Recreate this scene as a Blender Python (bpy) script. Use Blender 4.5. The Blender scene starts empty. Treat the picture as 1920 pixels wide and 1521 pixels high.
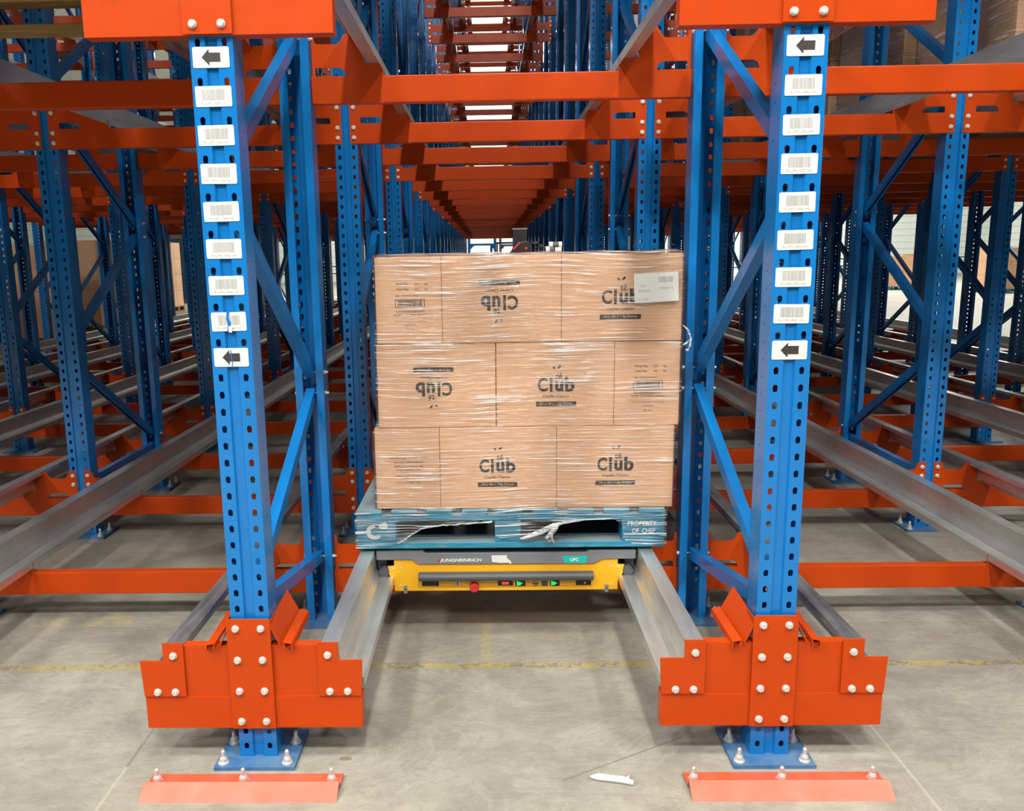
import bpy, math, random
from mathutils import Vector, Matrix, noise
random.seed(7)
PI = math.pi
SC = bpy.context.scene
COL = SC.collection

# ------------------------------------------------------------ camera
F, YAW, PITCH, ROLL = 1542.05, -0.01948, -0.17771, -0.0155
CAM = Vector((0.72867, -2.30619, 1.52324))
PPX, PPY = 889.0, 760.5
cam_d = bpy.data.cameras.new('camera')
cam = bpy.data.objects.new('camera', cam_d)
COL.objects.link(cam)
SC.camera = cam
fw = Vector((math.sin(YAW)*math.cos(PITCH), math.cos(YAW)*math.cos(PITCH), math.sin(PITCH)))
rt = Vector((math.cos(YAW), -math.sin(YAW), 0)); up = rt.cross(fw)
r2 = rt*math.cos(ROLL) + up*math.sin(ROLL); u2 = -rt*math.sin(ROLL) + up*math.cos(ROLL)
M = Matrix((r2, u2, -fw)).transposed().to_4x4(); M.translation = CAM
cam.matrix_world = M
cam_d.sensor_fit = 'HORIZONTAL'; cam_d.sensor_width = 36.0
cam_d.lens = F*36.0/1920.0
cam_d.shift_x = (960.0-PPX)/1920.0
cam_d.shift_y = (PPY-760.5)/1920.0
cam_d.clip_start = 0.05; cam_d.clip_end = 200

# ------------------------------------------------------------ view, world, lamps
SC.view_settings.view_transform = 'Standard'
SC.view_settings.look = 'None'
SC.view_settings.gamma = 1.0
SC.view_settings.exposure = -0.32
SC.view_settings.use_curve_mapping = False
W = bpy.data.worlds.new('hall_light'); SC.world = W; W.use_nodes = True
W.node_tree.nodes['Background'].inputs[0].default_value = (0.92, 0.96, 1.0, 1)
W.node_tree.nodes['Background'].inputs[1].default_value = 0.07

def area(name, loc, sx, sy, power, col=(1, .97, .92), rot=(0, 0, 0)):
    l = bpy.data.lights.new(name, 'AREA'); l.shape = 'RECTANGLE'; l.size = sx; l.size_y = sy
    l.energy = power; l.color = col
    o = bpy.data.objects.new(name, l); o.location = loc; o.rotation_euler = rot
    COL.objects.link(o); return o
AISLE_LAMPS = [(x, y) for y in (-2.3, -5.2, -9.5) for x in (-7.6, -3.2, 1.2, 5.6) if not (y < -9 and x > 5)]
for (x, y) in AISLE_LAMPS:
    area('aisle_lamp_light', (x, y, 8.9), .5, 1.4, {-2.3: 300, -5.2: 880, -9.5: 520}[y], rot=({-2.3: 0, -5.2: .3, -9.5: .5}[y], 0, 0))
RACK_LAMPS = [(.8, 18)]
for (x, y) in RACK_LAMPS:
    area('rack_lamp_light', (x, y, 11.5), .8, 30, 200)
for (x, y) in ((15, 10), (20, 32), (14, 44), (0, 40), (-14, 34)):
    area('hall_lamp_light', (x, y, 11.3), 3, 8, (5000 if x > -5 else 1500) if y > 25 else 500)

# ------------------------------------------------------------ materials
MATS = {}
def nmat(name):
    m = bpy.data.materials.new(name); m.use_nodes = True
    nt = m.node_tree; b = nt.nodes['Principled BSDF']; MATS[name] = m
    return m, nt, b
def node(nt, t, **kw):
    n = nt.nodes.new(t)
    for k, v in kw.items():
        if isinstance(k, str) and hasattr(n, k): setattr(n, k, v)
    return n
def texco(nt, scale=(1, 1, 1), kind='Object', rot=(0, 0, 0)):
    t = nt.nodes.new('ShaderNodeTexCoord'); mp = nt.nodes.new('ShaderNodeMapping')
    mp.inputs['Scale'].default_value = scale; mp.inputs['Rotation'].default_value = rot
    nt.links.new(t.outputs[kind], mp.inputs[0]); return mp.outputs[0]
def noise_n(nt, vec, scale, detail=4, rough=.55, dist=0):
    n = nt.nodes.new('ShaderNodeTexNoise'); n.inputs['Scale'].default_value = scale
    n.inputs['Detail'].default_value = detail; n.inputs['Roughness'].default_value = rough
    n.inputs['Distortion'].default_value = dist
    nt.links.new(vec, n.inputs['Vector']); return n.outputs['Fac']
def ramp(nt, fac, stops):
    r = nt.nodes.new('ShaderNodeValToRGB'); e = r.color_ramp.elements
    while len(e) > 1: e.remove(e[-1])
    e[0].position = stops[0][0]; e[0].color = tuple(stops[0][1]) + ((1,) if len(stops[0][1]) == 3 else ())
    for p, c in stops[1:]:
        x = e.new(p); x.color = tuple(c) + ((1,) if len(c) == 3 else ())
    nt.links.new(fac, r.inputs[0]); return r.outputs[0]
def mixc(nt, fac, a, b, mode='MIX'):
    n = nt.nodes.new('ShaderNodeMix'); n.data_type = 'RGBA'; n.blend_type = mode
    for s, v in ((0, fac), (6, a), (7, b)):
        if hasattr(v, 'links') or isinstance(v, bpy.types.NodeSocket): nt.links.new(v, n.inputs[s])
        elif isinstance(v, (int, float)): n.inputs[s].default_value = v
        else: n.inputs[s].default_value = tuple(v) + ((1,) if len(v) == 3 else ())
    return n.outputs[2]
def mth(nt, op, a, b=None, c=None):
    n = nt.nodes.new('ShaderNodeMath'); n.operation = op
    for i, v in enumerate((a, b, c)):
        if v is None: continue
        if isinstance(v, bpy.types.NodeSocket): nt.links.new(v, n.inputs[i])
        else: n.inputs[i].default_value = v
    return n.outputs[0]
def bump(nt, h, strength=.2, dist=.01):
    n = nt.nodes.new('ShaderNodeBump'); n.inputs['Strength'].default_value = strength
    n.inputs['Distance'].default_value = dist; nt.links.new(h, n.inputs['Height']); return n.outputs[0]
def simple(name, col, rough=.5, metal=0, emis=None, estr=0, spec=None):
    m, nt, b = nmat(name)
    b.inputs['Base Color'].default_value = (*col, 1); b.inputs['Roughness'].default_value = rough
    b.inputs['Metallic'].default_value = metal
    if spec is not None: b.inputs['Specular IOR Level'].default_value = spec
    if emis: b.inputs['Emission Color'].default_value = (*emis, 1); b.inputs['Emission Strength'].default_value = estr
    return m
def paint(name, col, var, rough=.32, scale=6):
    m, nt, b = nmat(name)
    v = texco(nt)
    c = ramp(nt, noise_n(nt, v, scale, 5), [(.3, var), (.7, col)])
    nt.links.new(c, b.inputs['Base Color'])
    r = mth(nt, 'MULTIPLY_ADD', noise_n(nt, v, 14, 4), .15, rough-.07)
    nt.links.new(r, b.inputs['Roughness'])
    nt.links.new(bump(nt, noise_n(nt, v, 90, 2), .04, .002), b.inputs['Normal'])
    return m
paint('orange', (.53, .055, .003), (.48, .049, .0025), .36)
MATS['orange'].node_tree.nodes['Principled BSDF'].inputs['Specular IOR Level'].default_value = .22
paint('blue', (.007, .185, .54), (.005, .16, .47), .20)
paint('blue_dusty', (.10, .19, .30), (.03, .12, .30), .5, 22)
paint('orange_dusty', (.60, .135, .075), (.55, .085, .03), .38, 9)
paint('yellow', (.90, .46, .012), (.84, .42, .01), .38)
paint('dark_grey', (.085, .09, .10), (.065, .07, .078), .42)
simple('mid_grey', (.19, .195, .21), .45)
simple('black', (.012, .012, .013), .5)
simple('white_paper', (.70, .70, .67), .6)
simple('ink', (.035, .03, .028), .6)
simple('ink_grey', (.42, .42, .42), .6)
simple('white_ink', (.85, .85, .85), .5)
simple('red_plastic', (.55, .02, .035), .4)
simple('teal_sticker', (.01, .48, .42), .45)
simple('green_led', (.02, .6, .15), .3, emis=(.01, .9, .12), estr=1.6)
simple('red_led', (.35, .01, .02), .3, emis=(1, .05, .08), estr=1.2)
simple('brass', (.45, .25, .12), .4, .6)
simple('zinc', (.75, .74, .70), .42, .55)
simple('lamp_face', (1, 1, 1), .5, emis=(1, .97, .9), estr=6)
simple('rubber', (.025, .025, .028), .7)

def galv(name, base, dark, rough=.38):
    m, nt, b = nmat(name)
    v = texco(nt, (1, 1, 1)); v2 = texco(nt, (9, .6, 9))
    n1 = noise_n(nt, v, 5, 6, .65); n2 = noise_n(nt, v2, 6, 5, .6)
    f = mth(nt, 'MULTIPLY_ADD', n1, .5, mth(nt, 'MULTIPLY', n2, .5))
    nt.links.new(ramp(nt, f, [(.34, dark), (.62, base)]), b.inputs['Base Color'])
    b.inputs['Metallic'].default_value = .8
    nt.links.new(mth(nt, 'MULTIPLY_ADD', n1, .10, rough-.05), b.inputs['Roughness'])
    return m
galv('galvanised', (.78, .79, .77), (.60, .61, .59), .36)
galv('galvanised_worn', (.60, .61, .62), (.18, .18, .20), .34)

def kraft():
    m, nt, b = nmat('kraft')
    v = texco(nt, (1, 1, 1)); v2 = texco(nt, (3, 3, 120))
    n1 = noise_n(nt, v, 3, 4); n2 = noise_n(nt, v2, 3, 3)
    c = ramp(nt, n1, [(.3, (.78, .465, .275)), (.7, (.85, .53, .325))])
    c = mixc(nt, mth(nt, 'MULTIPLY', n2, .22), c, (.58, .33, .18))
    nt.links.new(c, b.inputs['Base Color']); b.inputs['Roughness'].default_value = .75
    nt.links.new(bump(nt, n2, .05, .002), b.inputs['Normal'])
kraft()
def wood(name, a, bb, scale=(18, 1.2, 18)):
    m, nt, b = nmat(name)
    v = texco(nt, scale); n1 = noise_n(nt, v, 3, 6, .6, .6)
    nt.links.new(ramp(nt, n1, [(.3, a), (.68, bb)]), b.inputs['Base Color'])
    b.inputs['Roughness'].default_value = .7
    nt.links.new(bump(nt, n1, .25, .003), b.inputs['Normal'])
wood('raw_wood', (.20, .11, .03), (.42, .27, .09), (1.2, 18, 18))
def bluewood():
    m, nt, b = nmat('blue_wood')
    v = texco(nt, (2.2, 3, 16)); n1 = noise_n(nt, v, 3, 6, .62, .4)
    n2 = noise_n(nt, texco(nt), 9, 5, .6)
    c = ramp(nt, n1, [(.3, (.012, .14, .24)), (.55, (.03, .26, .40)), (.75, (.10, .38, .50))])
    c = mixc(nt, ramp(nt, n2, [(.58, (0, 0, 0)), (.74, (.6, .6, .6))]), c, (.26, .28, .27))
    g = nt.nodes.new('ShaderNodeTexCoord'); sp = nt.nodes.new('ShaderNodeSeparateXYZ'); nt.links.new(g.outputs['Normal'], sp.inputs[0])
    c = mixc(nt, mth(nt, 'MULTIPLY', mth(nt, 'GREATER_THAN', sp.outputs[2], .8), mth(nt, 'MULTIPLY_ADD', n2, .5, .45)), c, (.30, .31, .29))
    nt.links.new(c, b.inputs['Base Color']); b.inputs['Roughness'].default_value = .65
    nt.links.new(bump(nt, n1, .3, .003), b.inputs['Normal'])
bluewood()

def film(name, base, gain, lo=.43):
    m, nt, b = nmat(name)
    out = nt.nodes['Material Output']
    # long creases stretched along the load, fine across it
    v = texco(nt, (1.0, 1.0, 1.0))
    big = nt.nodes.new('ShaderNodeTexNoise'); big.inputs['Scale'].default_value = 1.6; big.inputs['Detail'].default_value = 2
    nt.links.new(v, big.inputs['Vector'])
    sep = nt.nodes.new('ShaderNodeSeparateXYZ'); nt.links.new(v, sep.inputs[0])
    z2 = mth(nt, 'ADD', sep.outputs[2], mth(nt, 'MULTIPLY', big.outputs['Fac'], .04))
    xx = mth(nt, 'ADD', sep.outputs[0], sep.outputs[1])
    cmb = nt.nodes.new('ShaderNodeCombineXYZ')
    nt.links.new(mth(nt, 'MULTIPLY', xx, 2.2), cmb.inputs[0]); nt.links.new(mth(nt, 'MULTIPLY', z2, 105.0), cmb.inputs[2])
    n = nt.nodes.new('ShaderNodeTexNoise'); n.inputs['Scale'].default_value = 1.6; n.inputs['Detail'].default_value = 2.5
    n.inputs['Roughness'].default_value = .5
    nt.links.new(cmb.outputs[0], n.inputs['Vector'])
    patch = noise_n(nt, texco(nt, (1.6, 1.6, 3.5)), 3.2, 3, .6)
    patchr = ramp(nt, patch, [(lo, (0, 0, 0)), (lo+.16, (1, 1, 1))])
    crease = ramp(nt, n.outputs['Fac'], [(.54, (0, 0, 0)), (.61, (1, 1, 1))])
    def lap(z0, w):   # the film overlaps itself in bands
        d = mth(nt, 'DIVIDE', mth(nt, 'SUBTRACT', sep.outputs[2], z0), w)
        return mth(nt, 'POWER', 2.718, mth(nt, 'MULTIPLY', mth(nt, 'MULTIPLY', d, d), -1.0))
    patchr = mth(nt, 'MINIMUM', mth(nt, 'ADD', mth(nt, 'MULTIPLY', patchr, .8), mth(nt, 'ADD', mth(nt, 'MULTIPLY', lap(1.17, .035), .6), mth(nt, 'MULTIPLY', lap(1.50, .03), .5))), 1.0)
    dens = mth(nt, 'MULTIPLY', crease, mth(nt, 'MULTIPLY_ADD', patchr, gain, base))
    bn = bump(nt, n.outputs['Fac'], 1.0, .012)
    tr = nt.nodes.new('ShaderNodeBsdfTransparent'); tr.inputs[0].default_value = (.985, .985, .985, 1)
    gl = nt.nodes.new('ShaderNodeBsdfGlossy'); gl.inputs['Roughness'].default_value = .2; nt.links.new(bn, gl.inputs['Normal'])
    df = nt.nodes.new('ShaderNodeBsdfDiffuse'); df.inputs[0].default_value = (.88, .88, .88, 1); nt.links.new(bn, df.inputs['Normal'])
    fr = nt.nodes.new('ShaderNodeFresnel'); fr.inputs[0].default_value = 1.5; nt.links.new(bn, fr.inputs['Normal'])
    gfac = mth(nt, 'MINIMUM', mth(nt, 'MULTIPLY', fr.outputs[0], 1.3), .5)
    m1 = nt.nodes.new('ShaderNodeMixShader'); m2 = nt.nodes.new('ShaderNodeMixShader')
    nt.links.new(dens, m1.inputs[0]); nt.links.new(tr.outputs[0], m1.inputs[1]); nt.links.new(df.outputs[0], m1.inputs[2])
    nt.links.new(gfac, m2.inputs[0]); nt.links.new(m1.outputs[0], m2.inputs[1]); nt.links.new(gl.outputs[0], m2.inputs[2])
    nt.links.new(m2.outputs[0], out.inputs[0]); nt.nodes.remove(b)
film('film', .05, .9)
film('film_thick', .20, .75, .38)
def filmdense():
    m, nt, b = nmat('film_bunched')
    out = nt.nodes['Material Output']
    n = noise_n(nt, texco(nt, (12, 12, 60)), 2.0, 4, .6, 1.2)
    bn = bump(nt, n, 1.0, .01)
    tr = nt.nodes.new('ShaderNodeBsdfTransparent')
    b.inputs['Base Color'].default_value = (.85, .87, .88, 1); b.inputs['Roughness'].default_value = .2
    nt.links.new(bn, b.inputs['Normal'])
    mx = nt.nodes.new('ShaderNodeMixShader')
    nt.links.new(ramp(nt, n, [(.42, (.18, .18, .18)), (.60, (.85, .85, .85))]), mx.inputs[0])
    nt.links.new(tr.outputs[0], mx.inputs[1]); nt.links.new(b.outputs[0], mx.inputs[2])
    nt.links.new(mx.outputs[0], out.inputs[0])
filmdense()

def floor_mat():
    m, nt, b = nmat('concrete')
    v = texco(nt)
    n1 = noise_n(nt, v, .9, 6, .6, .3); n2 = noise_n(nt, v, 5, 8, .7); n3 = noise_n(nt, texco(nt, (1, 9, 1)), 1.6, 6, .7, .5)
    c = ramp(nt, n1, [(.3, (.26, .250, .205)), (.7, (.385, .370, .305))])
    c = mixc(nt, mth(nt, 'MULTIPLY', ramp(nt, n2, [(.40, (1, 1, 1)), (.60, (0, 0, 0))]), .42), c, (.165, .155, .13))
    n4 = noise_n(nt, texco(nt, (1, 1.6, 1)), 2.1, 9, .75, 1.4)
    c = mixc(nt, mth(nt, 'MULTIPLY', ramp(nt, n4, [(.46, (0, 0, 0)), (.50, (1, 1, 1)), (.54, (0, 0, 0))]), .22), c, (.48, .46, .40))
    n5 = noise_n(nt, texco(nt, (1, 2.6, 1)), 3.3, 9, .72, 2.2)
    c = mixc(nt, mth(nt, 'MULTIPLY', ramp(nt, n5, [(.485, (0, 0, 0)), (.50, (1, 1, 1)), (.515, (0, 0, 0))]), .4), c, (.13, .12, .105))
    c = mixc(nt, mth(nt, 'MULTIPLY', ramp(nt, n3, [(.52, (0, 0, 0)), (.62, (1, 1, 1)), (.66, (0, 0, 0))]), .18), c, (.14, .13, .12))
    sep = nt.nodes.new('ShaderNodeSeparateXYZ'); nt.links.new(v, sep.inputs[0]); X, Y = sep.outputs[0], sep.outputs[1]
    wob = mth(nt, 'MULTIPLY_ADD', noise_n(nt, v, 9, 4), .03, -.015)
    def band(coord, c0, half, w=wob, amt=1.0):
        d = mth(nt, 'ABSOLUTE', mth(nt, 'SUBTRACT', mth(nt, 'ADD', coord, mth(nt, 'MULTIPLY', w, amt)), c0))
        return mth(nt, 'LESS_THAN', d, half)
    patch = noise_n(nt, texco(nt, (2.2, 2.2, 2.2)), 3, 5, .7)
    patchf = noise_n(nt, v, 38, 4, .7)
    # joint with worn yellow paint
    j = band(Y, .592, .020)
    yel = mth(nt, 'MULTIPLY', j, mth(nt, 'GREATER_THAN', mth(nt, 'MULTIPLY_ADD', patch, .6, mth(nt, 'MULTIPLY', patchf, .6)), .57))
    c = mixc(nt, mth(nt, 'MULTIPLY', mth(nt, 'MULTIPLY', j, mth(nt, 'MULTIPLY_ADD', patchf, .9, .15)), .9), c, (.13, .115, .085)); c = mixc(nt, mth(nt, 'MULTIPLY', yel, .6), c, (.46, .38, .12))
    # worn yellow cross line
    y2 = mth(nt, 'MULTIPLY', band(X, .70, .020), mth(nt, 'MULTIPLY', mth(nt, 'GREATER_THAN', Y, .585), mth(nt, 'LESS_THAN', Y, 1.0)))
    y2 = mth(nt, 'MULTIPLY', y2, mth(nt, 'GREATER_THAN', patchf, .50))
    c = mixc(nt, mth(nt, 'MULTIPLY', y2, .5), c, (.44, .37, .13))
    # yellow smears in the left lane
    y3 = mth(nt, 'MULTIPLY', band(X, -1.05, .22), band(Y, 1.02, .07))
    y3 = mth(nt, 'MULTIPLY', y3, ramp(nt, n2, [(.45, (0, 0, 0)), (.62, (1, 1, 1))]))
    c = mixc(nt, mth(nt, 'MULTIPLY', y3, .5), c, (.52, .45, .13))
    # lengthwise sealed joints
    for x0, yw in ((-.40, -.03), (1.960, .6)):
        ln = band(X, x0, .005, wob, .12)
        ln = mth(nt, 'MULTIPLY', mth(nt, 'MULTIPLY', ln, mth(nt, 'LESS_THAN', Y, .55)), mth(nt, 'MULTIPLY_ADD', patch, .9, .1))
        c = mixc(nt, mth(nt, 'MULTIPLY', ln, .75), c, mixc(nt, mth(nt, 'LESS_THAN', mth(nt, 'MULTIPLY_ADD', wob, 3.0, Y), yw), (.10, .095, .09), (.50, .47, .38)))
    # cross joint inside the rack
    ln = band(Y, .955, .003, wob, .15)
    c = mixc(nt, mth(nt, 'MULTIPLY', ln, .28), c, (.55, .52, .45))
    # scratch
    s = mth(nt, 'SUBTRACT', mth(nt, 'MULTIPLY_ADD', X, .55, -.62), Y)
    ls = mth(nt, 'MULTIPLY', mth(nt, 'LESS_THAN', mth(nt, 'ABSOLUTE', s), .004), mth(nt, 'MULTIPLY', mth(nt, 'GREATER_THAN', X, .93), mth(nt, 'LESS_THAN', X, 1.33)))
    c = mixc(nt, mth(nt, 'MULTIPLY', ls, .5), c, (.12, .11, .10))
    # oil spot
    dx = mth(nt, 'SUBTRACT', X, .268); dy = mth(nt, 'MULTIPLY', mth(nt, 'SUBTRACT', Y, .004), 1.9)
    rr = mth(nt, 'ADD', mth(nt, 'SQRT', mth(nt, 'ADD', mth(nt, 'MULTIPLY', dx, dx), mth(nt, 'MULTIPLY', dy, dy))), mth(nt, 'MULTIPLY', wob, .6))
    c = mixc(nt, mth(nt, 'MULTIPLY', mth(nt, 'LESS_THAN', rr, .019), .6), c, (.14, .085, .03))
    nt.links.new(c, b.inputs['Base Color'])
    nt.links.new(mth(nt, 'MULTIPLY_ADD', n1, .2, .42), b.inputs['Roughness'])
    nt.links.new(bump(nt, n2, .12, .004), b.inputs['Normal'])
floor_mat()
def siding(name, a, bb, pitch, vertical=False):
    m, nt, b = nmat(name)
    v = texco(nt); sep = nt.nodes.new('ShaderNodeSeparateXYZ'); nt.links.new(v, sep.inputs[0])
    co = mth(nt, 'ADD', sep.outputs[0], sep.outputs[1]) if vertical else sep.outputs[2]
    fr = mth(nt, 'FRACT', mth(nt, 'MULTIPLY', co, 1/pitch))
    nt.links.new(mixc(nt, mth(nt, 'LESS_THAN', fr, .1), a, bb), b.inputs['Base Color'])
    b.inputs['Roughness'].default_value = .5
    nt.links.new(bump(nt, fr, .4, .03), b.inputs['Normal'])
siding('siding', (.72, .78, .74), (.45, .52, .50), .42)
siding('ceiling_sheet', (.80, .80, .76), (.62, .62, .58), .5, True)
siding('container_blue', (.05, .12, .2), (.02, .05, .09), .18, True)

# ------------------------------------------------------------ mesh builder
class MB:
    def __init__(s): s.v = []; s.f = []; s.m = []; s.T = Matrix.Identity(4); s.mi = 0
    def add(s, vs, fs, mi=None):
        b = len(s.v); T = s.T
        flip = T.determinant() < 0
        s.v += [tuple(T @ Vector(q)) for q in vs]
        for f in fs:
            g = [b+i for i in f]
            s.f.append(g[::-1] if flip else g); s.m.append(s.mi if mi is None else mi)
        return s
    def box(s, x0, x1, y0, y1, z0, z1, mi=None):
        vs = [(x, y, z) for z in (z0, z1) for y in (y0, y1) for x in (x0, x1)]
        return s.add(vs, [(0, 2, 3, 1), (4, 5, 7, 6), (0, 1, 5, 4), (2, 6, 7, 3), (0, 4, 6, 2), (1, 3, 7, 5)], mi)
    def prism(s, pts, a0, a1, axis='y', mi=None, cap=True):
        """pts: polygon in the plane across axis; y-> (x,z), x-> (y,z), z-> (x,y)"""
        n = len(pts)
        def P(p, a): return {'y': (p[0], a, p[1]), 'x': (a, p[0], p[1]), 'z': (p[0], p[1], a)}[axis]
        vs = [P(p, a0) for p in pts] + [P(p, a1) for p in pts]
        fs = [(i, (i+1) % n, n+(i+1) % n, n+i) for i in range(n)]
        if cap: fs += [tuple(range(n))[::-1], tuple(range(n, 2*n))]
        return s.add(vs, fs, mi)
    def sheet(s, path, a0, a1, axis, t=.0025, mi=None):
        """open polyline extruded along axis with real thickness t"""
        n = len(path); off = []
        for i in range(n):
            d = Vector((0, 0))
            if i > 0: e = (Vector(path[i])-Vector(path[i-1])).normalized(); d += Vector((-e.y, e.x))
            if i < n-1: e = (Vector(path[i+1])-Vector(path[i])).normalized(); d += Vector((-e.y, e.x))
            d.normalize(); off.append((path[i][0]+d.x*t, path[i][1]+d.y*t))
        for i in range(n-1):
            s.prism([path[i], path[i+1], off[i+1], off[i]], a0, a1, axis, mi)
        return s
    def cyl(s, c, r, h, axis='y', n=12, mi=None, r2=None, rot=0):
        r2 = r if r2 is None else r2; vs = []
        for k, (rr, a) in enumerate(((r, 0), (r2, h))):
            for i in range(n):
                t = 2*PI*i/n+rot; u, w = rr*math.cos(t), rr*math.sin(t)
                vs.append({'y': (c[0]+u, c[1]+a, c[2]+w), 'x': (c[0]+a, c[1]+u, c[2]+w), 'z': (c[0]+u, c[1]+w, c[2]+a)}[axis])
        fs = [(i, (i+1) % n, n+(i+1) % n, n+i) for i in range(n)] + [tuple(range(n))[::-1], tuple(range(n, 2*n))]
        return s.add(vs, fs, mi)
    def tube(s, pts, r, n=8, mi=None):
        rings = []
        for i, p in enumerate(pts):
            p = Vector(p); d = (Vector(pts[min(i+1, len(pts)-1)])-Vector(pts[max(i-1, 0)])).normalized()
            a = d.orthogonal().normalized(); b = d.cross(a); rr = r[i] if isinstance(r, (list, tuple)) else r
            rings.append([tuple(p+(a*math.cos(2*PI*k/n)+b*math.sin(2*PI*k/n))*rr) for k in range(n)])
        vs = [q for rg in rings for q in rg]; fs = []
        for i in range(len(rings)-1):
            for k in range(n): fs.append((i*n+k, i*n+(k+1) % n, (i+1)*n+(k+1) % n, (i+1)*n+k))
        fs += [tuple(range(n))[::-1], tuple(range((len(rings)-1)*n, len(rings)*n))]
        return s.add(vs, fs, mi)
    def cells(s, o, du, dv, nrm, u0, u1, v0, pitch, n, hu, hv, hs, depth=.003, mi=None):
        """strip of n cells along dv, each with a hole; hs = outline pts relative to the hole centre"""
        o = Vector(o); du = Vector(du); dv = Vector(dv); nrm = Vector(nrm)
        k = len(hs)
        for i in range(n):
            va, vb = v0+i*pitch, v0+(i+1)*pitch; cu, cv = hu, va+hv
            outer = []
            for (a, b) in hs:
                # project outline direction to the cell rectangle
                ang = math.atan2(b, a); du_, dv_ = math.cos(ang), math.sin(ang)
                t = min(((u1-cu) if du_ > 0 else (u0-cu))/du_ if abs(du_) > 1e-6 else 1e9,
                        ((vb-cv) if dv_ > 0 else (va-cv))/dv_ if abs(dv_) > 1e-6 else 1e9)
                outer.append((cu+du_*t, cv+dv_*t))
            vs = []; fs = []
            for p in outer: vs.append(o+du*p[0]+dv*p[1])
            for (a, b) in hs: vs.append(o+du*(cu+a)+dv*(cv+b))
            for (a, b) in hs: vs.append(o+du*(cu+a)+dv*(cv+b)-nrm*depth)
            for q in range(k):
                q2 = (q+1) % k
                fs.append((q, q2, k+q2, k+q)); fs.append((k+q, k+q2, 2*k+q2, 2*k+q))
                pa, pb = outer[q], outer[q2]
                # fill the rectangle corner that lies between two projected points
                for cx_ in (u0, u1):
                    for cy_ in (va, vb):
                        A = abs(pa[0]-cx_) < 1e-7 and abs(pb[1]-cy_) < 1e-7 and abs(pa[1]-cy_) > 1e-6
                        B = abs(pb[0]-cx_) < 1e-7 and abs(pa[1]-cy_) < 1e-7 and abs(pb[1]-cy_) > 1e-6
                        if A or B:
                            vs.append(o+du*cx_+dv*cy_); fs.append((q, len(vs)-1, q2))
            s.add([tuple(w) for w in vs], fs, mi)
        return s
    def mesh(s, mats, name='m', smooth=False):
        me = bpy.data.meshes.new(name); me.from_pydata(s.v, [], s.f)
        for m in mats: me.materials.append(MATS[m])
        me.polygons.foreach_set('material_index', s.m)
        if smooth: me.polygons.foreach_set('use_smooth', [True]*len(me.polygons))
        me.update(); return me
def ob(name, mesh, parent=None, loc=None, rot=None, label=None):
    o = bpy.data.objects.new(name, mesh); COL.objects.link(o)
    if parent is not None: o.parent = parent
    if loc is not None: o.location = loc
    if rot is not None: o.rotation_euler = rot
    if label: o['label'] = label
    return o
def tag(o, label, cat, group=None, kind=None):
    o['label'] = label; o['category'] = cat
    if not kind and cat in ('rack beam', 'column', 'guard rail'): kind = 'thing'
    if group: o['group'] = group
    if kind: o['kind'] = kind
    return o
def thing(name, label, cat, loc=(0, 0, 0), rot=(0, 0, 0), group=None):
    o = bpy.data.objects.new(name, None); COL.objects.link(o); o.location = loc; o.rotation_euler = rot
    o.empty_display_size = .05
    return tag(o, label, cat, group)
def struct(name, mesh):
    o = ob(name, mesh); o['kind'] = 'structure'; return o
BEV = {}
def bevel(o, w=.002, seg=2):
    m = o.modifiers.new('bevel', 'BEVEL'); m.width = w; m.segments = seg; m.limit_method = 'ANGLE'; m.angle_limit = math.radians(40)
    return o

TXT = {}
def text_geo(body, size=1.0, offset=0.0, shear=0.0, spacing=1.0):
    key = (body, size, offset, shear, spacing)
    if key in TXT: return TXT[key]
    c = bpy.data.curves.new('t', 'FONT'); c.body = body; c.size = size; c.offset = offset; c.shear = shear
    c.align_x = 'CENTER'; c.align_y = 'CENTER'; c.space_character = spacing; c.resolution_u = 4
    o = bpy.data.objects.new('t', c); COL.objects.link(o)
    bpy.context.view_layer.update()
    me = bpy.data.meshes.new_from_object(o.evaluated_get(bpy.context.evaluated_depsgraph_get()))
    vs = [tuple(v.co) for v in me.vertices]; fs = [tuple(p.vertices) for p in me.polygons]
    bpy.data.objects.remove(o); bpy.data.curves.remove(c); bpy.data.meshes.remove(me)
    TXT[key] = (vs, fs); return TXT[key]
def put_text(mb, body, cx, cz, w=None, h=None, size=.02, y=0, mi=None, offset=0, shear=0, rot=0, spacing=1.0):
    """letters standing in the xz plane, read from -y; w fits the width"""
    vs, fs = text_geo(body, 1.0, offset, shear, spacing)
    if not vs: return
    x0 = min(v[0] for v in vs); x1 = max(v[0] for v in vs); z0 = min(v[1] for v in vs); z1 = max(v[1] for v in vs)
    sx = (w/(x1-x0)) if w else size; sz = (h/(z1-z0)) if h else (size if not w else sx)
    mx, mz = (x0+x1)/2, (z0+z1)/2
    out = []
    for v in vs:
        a, b = (v[0]-mx)*sx, (v[1]-mz)*sz
        out.append((cx+a*math.cos(rot)-b*math.sin(rot), y, cz+a*math.sin(rot)+b*math.cos(rot)))
    mb.add(out, fs, mi)

P = 1.57; S = 2.123; H2 = S/2
C0, C1 = -4, 5; NF = 12
LV = [.125, 2.115, 4.14, 6.15, 8.16]
ORD = ['zeroth', 'first', 'second', 'third', 'fourth', 'fifth', 'sixth', 'seventh', 'eighth', 'ninth', 'tenth', 'eleventh', 'twelfth',
       'thirteenth', 'fourteenth', 'fifteenth', 'sixteenth', 'seventeenth', 'eighteenth', 'nineteenth', 'twentieth', 'twenty-first',
       'twenty-second', 'twenty-third', 'twenty-fourth']

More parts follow.
